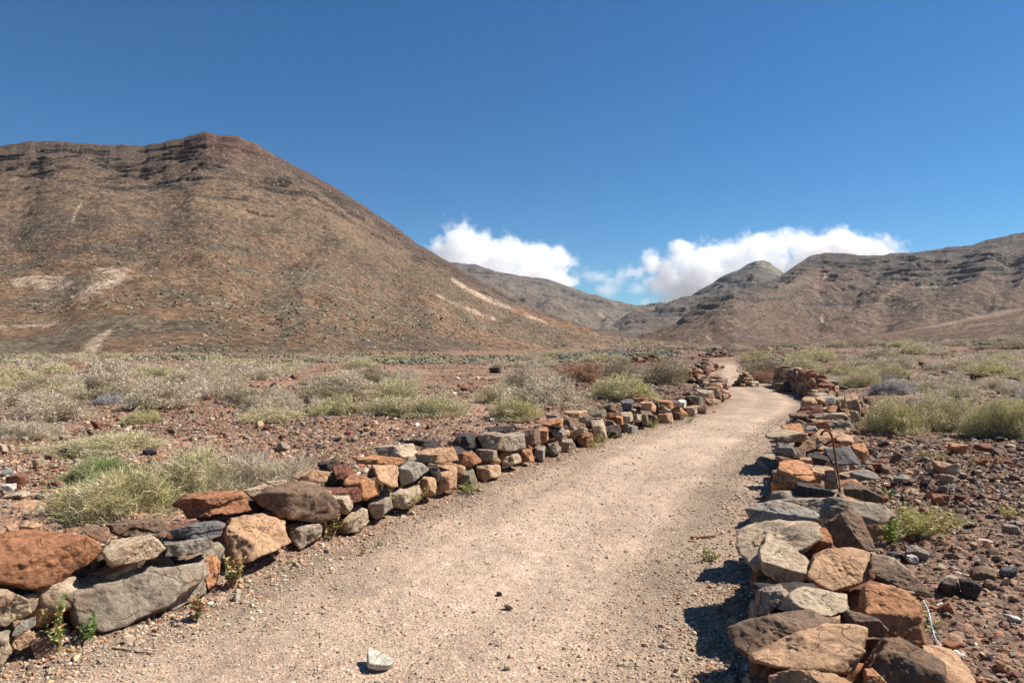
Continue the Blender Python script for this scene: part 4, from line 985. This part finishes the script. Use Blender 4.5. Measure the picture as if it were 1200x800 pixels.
# ------------------------------------------------------------------ small things
def tube(pts, rad, ns=8):
    pts = np.array(pts, float); V = []; n = len(pts)
    for i in range(n):
        t = pts[min(i + 1, n - 1)] - pts[max(i - 1, 0)]; t /= np.linalg.norm(t); a = np.cross(t, [.3, .9, .2]); a /= np.linalg.norm(a); b = np.cross(t, a)
        rd = rad[i] if hasattr(rad, '__len__') else rad
        for k in range(ns): V.append(pts[i] + rd * (a * math.cos(6.2832 * k / ns) + b * math.sin(6.2832 * k / ns)))
    Fc = [(i * ns + k, i * ns + (k + 1) % ns, (i + 1) * ns + (k + 1) % ns, (i + 1) * ns + k) for i in range(n - 1) for k in range(ns)]
    V += [pts[0], pts[-1]]; c0, c1 = n * ns, n * ns + 1
    Fc += [(c0, (k + 1) % ns, k, k) for k in range(0)]
    return np.array(V), np.array(Fc)
def tube_mesh(name, pts, rad, col, ns=8):
    V, Fc = tube(pts, rad, ns); V = V[:-2]; r3 = np.random.default_rng(4); cc = np.tile([col], (len(V), 1)) * r3.uniform(.7, 1.25, (len(V), 1))
    return make_mesh(name, V, Fc, cc, True)
MR, ntr, br = mat_new('rusty iron'); gm = N(ntr, 'ShaderNodeNewGeometry'); nn_ = noise_node(ntr, gm.outputs['Position'], 60, 6, .7)
L(ntr, ramp(ntr, nn_, [(.3, (.10, .035, .018)), (.6, (.27, .10, .045))]), br.inputs['Base Color']); L(ntr, bump(ntr, br, nn_, .003, .8), br.inputs['Normal'])
def at_depth(px, py, d): return np.array([(px - 600) / F * d, d, CAM_H - (py - HZ) / F * d])
wp = wall_point((983 - 600) / F, (560 - HZ) / F, WR, .42)[0]; dr = wp[1] - .02
rod_px = [(984, 576), (983, 566), (981, 550), (978, 530), (976, 515), (974, 509), (971, 505), (967, 504), (964, 506), (962, 510)]
rp = np.array([at_depth(a, b_, dr) for a, b_ in rod_px]); base = rp[0].copy(); 
ri = np.linspace(0, len(rp) - 1, 40); rp = np.stack([np.interp(ri, range(len(rp)), rp[:, k]) for k in range(3)], -1)
tag(link('iron_rod', tube_mesh('rod', rp - base, .0105, (.2, .1, .05)), MR, None, base), 'rusty iron rod with a bent hook end standing in the right wall', 'iron rod')
c0 = [hit(*p) for p in [(1082, 707), (1088, 725), (1095, 745), (1103, 764)]]; pts = np.array([(a, b_, gz(a, b_) + .03 + .02 * math.sin(k * 2)) for k, (a, b_) in enumerate(c0)])
ri = np.linspace(0, 3, 20); pts = np.stack([np.interp(ri, range(4), pts[:, k]) for k in range(3)], -1)
tag(link('cord', tube_mesh('cord', pts - pts[0], .0035, (.35, .5, .55)), PEB, None, pts[0]), 'thin pale blue plastic cord on the rubble beside the right wall', 'cord')
def stick(p1, p2, rad, col, label):
    a, b_ = hit(*p1), hit(*p2); q = np.linspace(0, 1, 9)[:, None]; P = np.array([[a[0], a[1], 0]]) * (1 - q) + np.array([[b_[0], b_[1], 0]]) * q
    P[:, 2] = ground_z(P[:, 0], P[:, 1]) + rad * 1.0 ; P[:, :2] += np.random.default_rng(int(p1[0])).normal(0, rad * .5, (9, 2))
    tag(link('stick', tube_mesh('stick', P - P[0], list(rad * np.linspace(1, .6, 9)), col, 6), PEB, None, P[0]), label, 'stick')
stick((809, 632), (839, 629), .014, (.24, .13, .07), 'short brown stick lying on the path near the right wall')
stick((133, 763), (180, 769), .006, (.34, .25, .18), 'thin pale twig on the gravel near the bottom left')
# a soaring bird, tiny against the sky
bv = np.array([(-.5, 0, 0), (-.15, 0, .08), (.15, 0, .08), (.5, 0, 0), (.5, .0, -.02), (0, -.35, 0), (0, .4, .02), (0, .05, .09), (-1.3, -.1, .22), (-1.25, .12, .22), (1.3, -.1, .22), (1.25, .12, .22), (-.15, .3, .02), (.15, .3, .02), (0, .0, -.1)])
bf = np.array([(5, 2, 7), (5, 7, 1), (7, 2, 13), (7, 13, 6), (7, 6, 12), (7, 12, 1), (1, 12, 9), (1, 9, 8), (2, 10, 11), (2, 11, 13), (5, 14, 2), (5, 1, 14), (14, 6, 13), (14, 12, 6), (14, 13, 2), (14, 1, 12)])
pb = at_depth(693, 288, 420); tag(link('bird', make_mesh('bird', bv * .8, bf, np.tile([[.05, .045, .04]], (len(bv), 1))), PEB, None, pb), 'tiny dark bird gliding in the sky between the two clouds', 'bird')

# ------------------------------------------------------------------ clouds
def cloud(name, puffs, dist, label, seed, dens=.0105, fall=0.0):
    """a closed box of air whose density is a heap of puffs torn by noise: thin at the rim, thick inside"""
    k = dist / F; P = np.array(puffs, float); x0, x1 = (P[:, 0] - P[:, 2]).min() - 18, (P[:, 0] + P[:, 2]).max() + 18; y0, y1 = (P[:, 1] - P[:, 3]).min() - 16, (P[:, 1] + P[:, 3]).max() + 10
    cen = at_depth((x0 + x1) / 2, (y0 + y1) / 2, dist); hx, hz_, hy = (x1 - x0) / 2 * k, (y1 - y0) / 2 * k, 330
    v = np.array([(a * hx, b_ * hy, c * hz_) for c in (-1, 1) for a, b_ in ((-1, -1), (1, -1), (1, 1), (-1, 1))]); f = [(3, 2, 1, 0), (4, 5, 6, 7), (0, 1, 5, 4), (1, 2, 6, 5), (2, 3, 7, 6), (3, 0, 4, 7)]
    me = make_mesh(name, v, f); ob = link(name, me, None, None, cen)
    m = bpy.data.materials.new(name); m.use_nodes = True; nt = m.node_tree; nt.nodes.clear(); out = nt.nodes.new('ShaderNodeOutputMaterial')
    pv = nt.nodes.new('ShaderNodeVolumePrincipled'); pv.inputs['Color'].default_value = (1, 1, 1, 1); pv.inputs['Anisotropy'].default_value = .1
    tc = nt.nodes.new('ShaderNodeTexCoord'); vec = tc.outputs['Object']; acc = None; rr2 = np.random.default_rng(seed)
    for (a, b_, rx, ry) in puffs:
        c = at_depth(a, b_, dist) - cen; c[1] = rr2.normal(0, 70)
        q = N(nt, 'ShaderNodeVectorMath', operation='SUBTRACT'); L(nt, vec, q.inputs[0]); q.inputs[1].default_value = c
        q2 = N(nt, 'ShaderNodeVectorMath', operation='MULTIPLY'); L(nt, q.outputs[0], q2.inputs[0]); q2.inputs[1].default_value = (1 / (rx * k * 1.25), 1 / (max(rx, ry) * k * 1.2), 1 / (ry * k * 1.25))
        ln = N(nt, 'ShaderNodeVectorMath', operation='LENGTH'); L(nt, q2.outputs[0], ln.inputs[0])
        if acc is None: acc = ln.outputs['Value']
        else:
            mn = N(nt, 'ShaderNodeMath', operation='SMOOTH_MIN'); L(nt, acc, mn.inputs[0]); L(nt, ln.outputs['Value'], mn.inputs[1]); mn.inputs[2].default_value = .25; acc = mn.outputs[0]
    n1 = noise_node(nt, vec, .0062, 9, .62)
    m1 = N(nt, 'ShaderNodeMath', operation='MULTIPLY_ADD'); L(nt, n1, m1.inputs[0]); m1.inputs[1].default_value = 3.4; m1.inputs[2].default_value = -1.7 + 1.0 - fall
    m2 = N(nt, 'ShaderNodeMath', operation='SUBTRACT'); L(nt, m1.outputs[0], m2.inputs[0]); L(nt, acc, m2.inputs[1])
    rp_ = ramp(nt, m2.outputs[0], [(.0, g(0)), (.25, g(.22)), (.6, g(1))]); mm = N(nt, 'ShaderNodeMath', operation='MULTIPLY'); L(nt, rp_, mm.inputs[0]); mm.inputs[1].default_value = dens
    L(nt, mm.outputs[0], pv.inputs['Density']); L(nt, pv.outputs[0], out.inputs['Volume']); me.materials.append(m); m.cycles.volume_step_rate = .16
    return tag(ob, label, 'cloud')
cloud('cloud', [(538, 280, 20, 18), (535, 300, 28, 24), (560, 290, 24, 16), (585, 300, 28, 18), (612, 300, 24, 14), (630, 308, 26, 17), (655, 306, 16, 12), (645, 325, 26, 18), (600, 325, 50, 24), (560, 320, 40, 20), (520, 292, 14, 10)], 6200,
      'white cloud behind the far ridge, just right of the big left hill', 1)
cloud('cloud', [(768, 310, 14, 12), (783, 328, 20, 26), (800, 292, 15, 8), (810, 320, 30, 24), (835, 300, 26, 16), (860, 300, 30, 16), (885, 288, 20, 13), (905, 292, 26, 16), (925, 285, 22, 13), (950, 290, 28, 14), (990, 280, 18, 12), (1000, 292, 36, 14), (1030, 297, 18, 6), (830, 345, 50, 25), (880, 325, 50, 25)], 6800,
      'long white cloud lying behind the far peak and the right mountain', 2)

cloud('cloud', [(700, 322, 18, 10), (722, 332, 22, 12), (740, 318, 16, 10), (712, 340, 20, 8), (745, 340, 14, 10)], 7000,
      'thin faint wisp of cloud between the two white clouds', 3, .004, .25)
# ------------------------------------------------------------------ haze, light, camera
hz = bpy.data.meshes.new('haze'); Vh = [(sx * 4300, -1500 if sy < 0 else 4900, zz) for zz in (-60, 560) for sx, sy in ((-1, -1), (1, -1), (1, 1), (-1, 1))]
hz.from_pydata(Vh, [], [(3, 2, 1, 0), (4, 5, 6, 7), (0, 1, 5, 4), (1, 2, 6, 5), (2, 3, 7, 6), (3, 0, 4, 7)])
ho = bpy.data.objects.new('haze', hz); 
HAZE = True
if HAZE:
    C.objects.link(ho); ho['kind'] = 'stuff'; ho['label'] = 'thin pale haze in the air over the valley'; ho['category'] = 'haze'
    m = bpy.data.materials.new('haze'); m.use_nodes = True; nt = m.node_tree; nt.nodes.clear(); out = nt.nodes.new('ShaderNodeOutputMaterial')
    pv = nt.nodes.new('ShaderNodeVolumePrincipled'); pv.inputs['Color'].default_value = (.75, .86, 1, 1); pv.inputs['Density'].default_value = .000028; L(nt, pv.outputs[0], out.inputs['Volume']); hz.materials.append(m)

SUN = Vector((.93, .30, 0)).normalized(); EL = R(49); sd = Vector((SUN.x * math.cos(EL), SUN.y * math.cos(EL), math.sin(EL)))
sl = bpy.data.lights.new('sun', 'SUN'); sl.energy = 5.0; sl.angle = R(.53); sl.color = (1, .955, .88); so = bpy.data.objects.new('sun', sl); C.objects.link(so)
so.rotation_euler = sd.to_track_quat('Z', 'Y').to_euler(); so.location = (0, 0, 50)
w = bpy.data.worlds.new('World'); bpy.context.scene.world = w; w.use_nodes = True; nt = w.node_tree; bg = nt.nodes['Background']
sk = nt.nodes.new('ShaderNodeTexSky'); sk.sky_type = 'NISHITA'; sk.sun_disc = False; sk.sun_elevation = EL; sk.sun_rotation = math.atan2(SUN.x, SUN.y)
sk.altitude = 1500; sk.air_density = 1.0; sk.dust_density = .45; sk.ozone_density = 4.0; hs = nt.nodes.new('ShaderNodeHueSaturation'); hs.inputs['Saturation'].default_value = 1.22; L(nt, sk.outputs[0], hs.inputs['Color']); pf = N(nt, 'ShaderNodeMix', data_type='RGBA', blend_type='MULTIPLY'); pf.inputs[0].default_value = 1; pf.inputs[7].default_value = (.68, 1.0, 1.08, 1); L(nt, hs.outputs[0], pf.inputs[6]); L(nt, pf.outputs[2], bg.inputs[0]); bg.inputs[1].default_value = .055
cam = bpy.data.cameras.new('camera'); cam.sensor_width = 36; cam.lens = 24; cam.clip_end = 30000; cam.clip_start = .05; cam.shift_y = 5 / 1200
co_ = bpy.data.objects.new('camera', cam); C.objects.link(co_); co_.location = (0, 0, CAM_H); co_.rotation_euler = (R(90), 0, 0)
sc = bpy.context.scene; sc.camera = co_
sc.view_settings.view_transform = 'Standard'; sc.view_settings.look = 'None'; sc.view_settings.exposure = .84; sc.view_settings.gamma = 1
sc.cycles.max_bounces = 14; sc.cycles.diffuse_bounces = 3; sc.cycles.volume_bounces = 12; sc.cycles.use_denoising = True
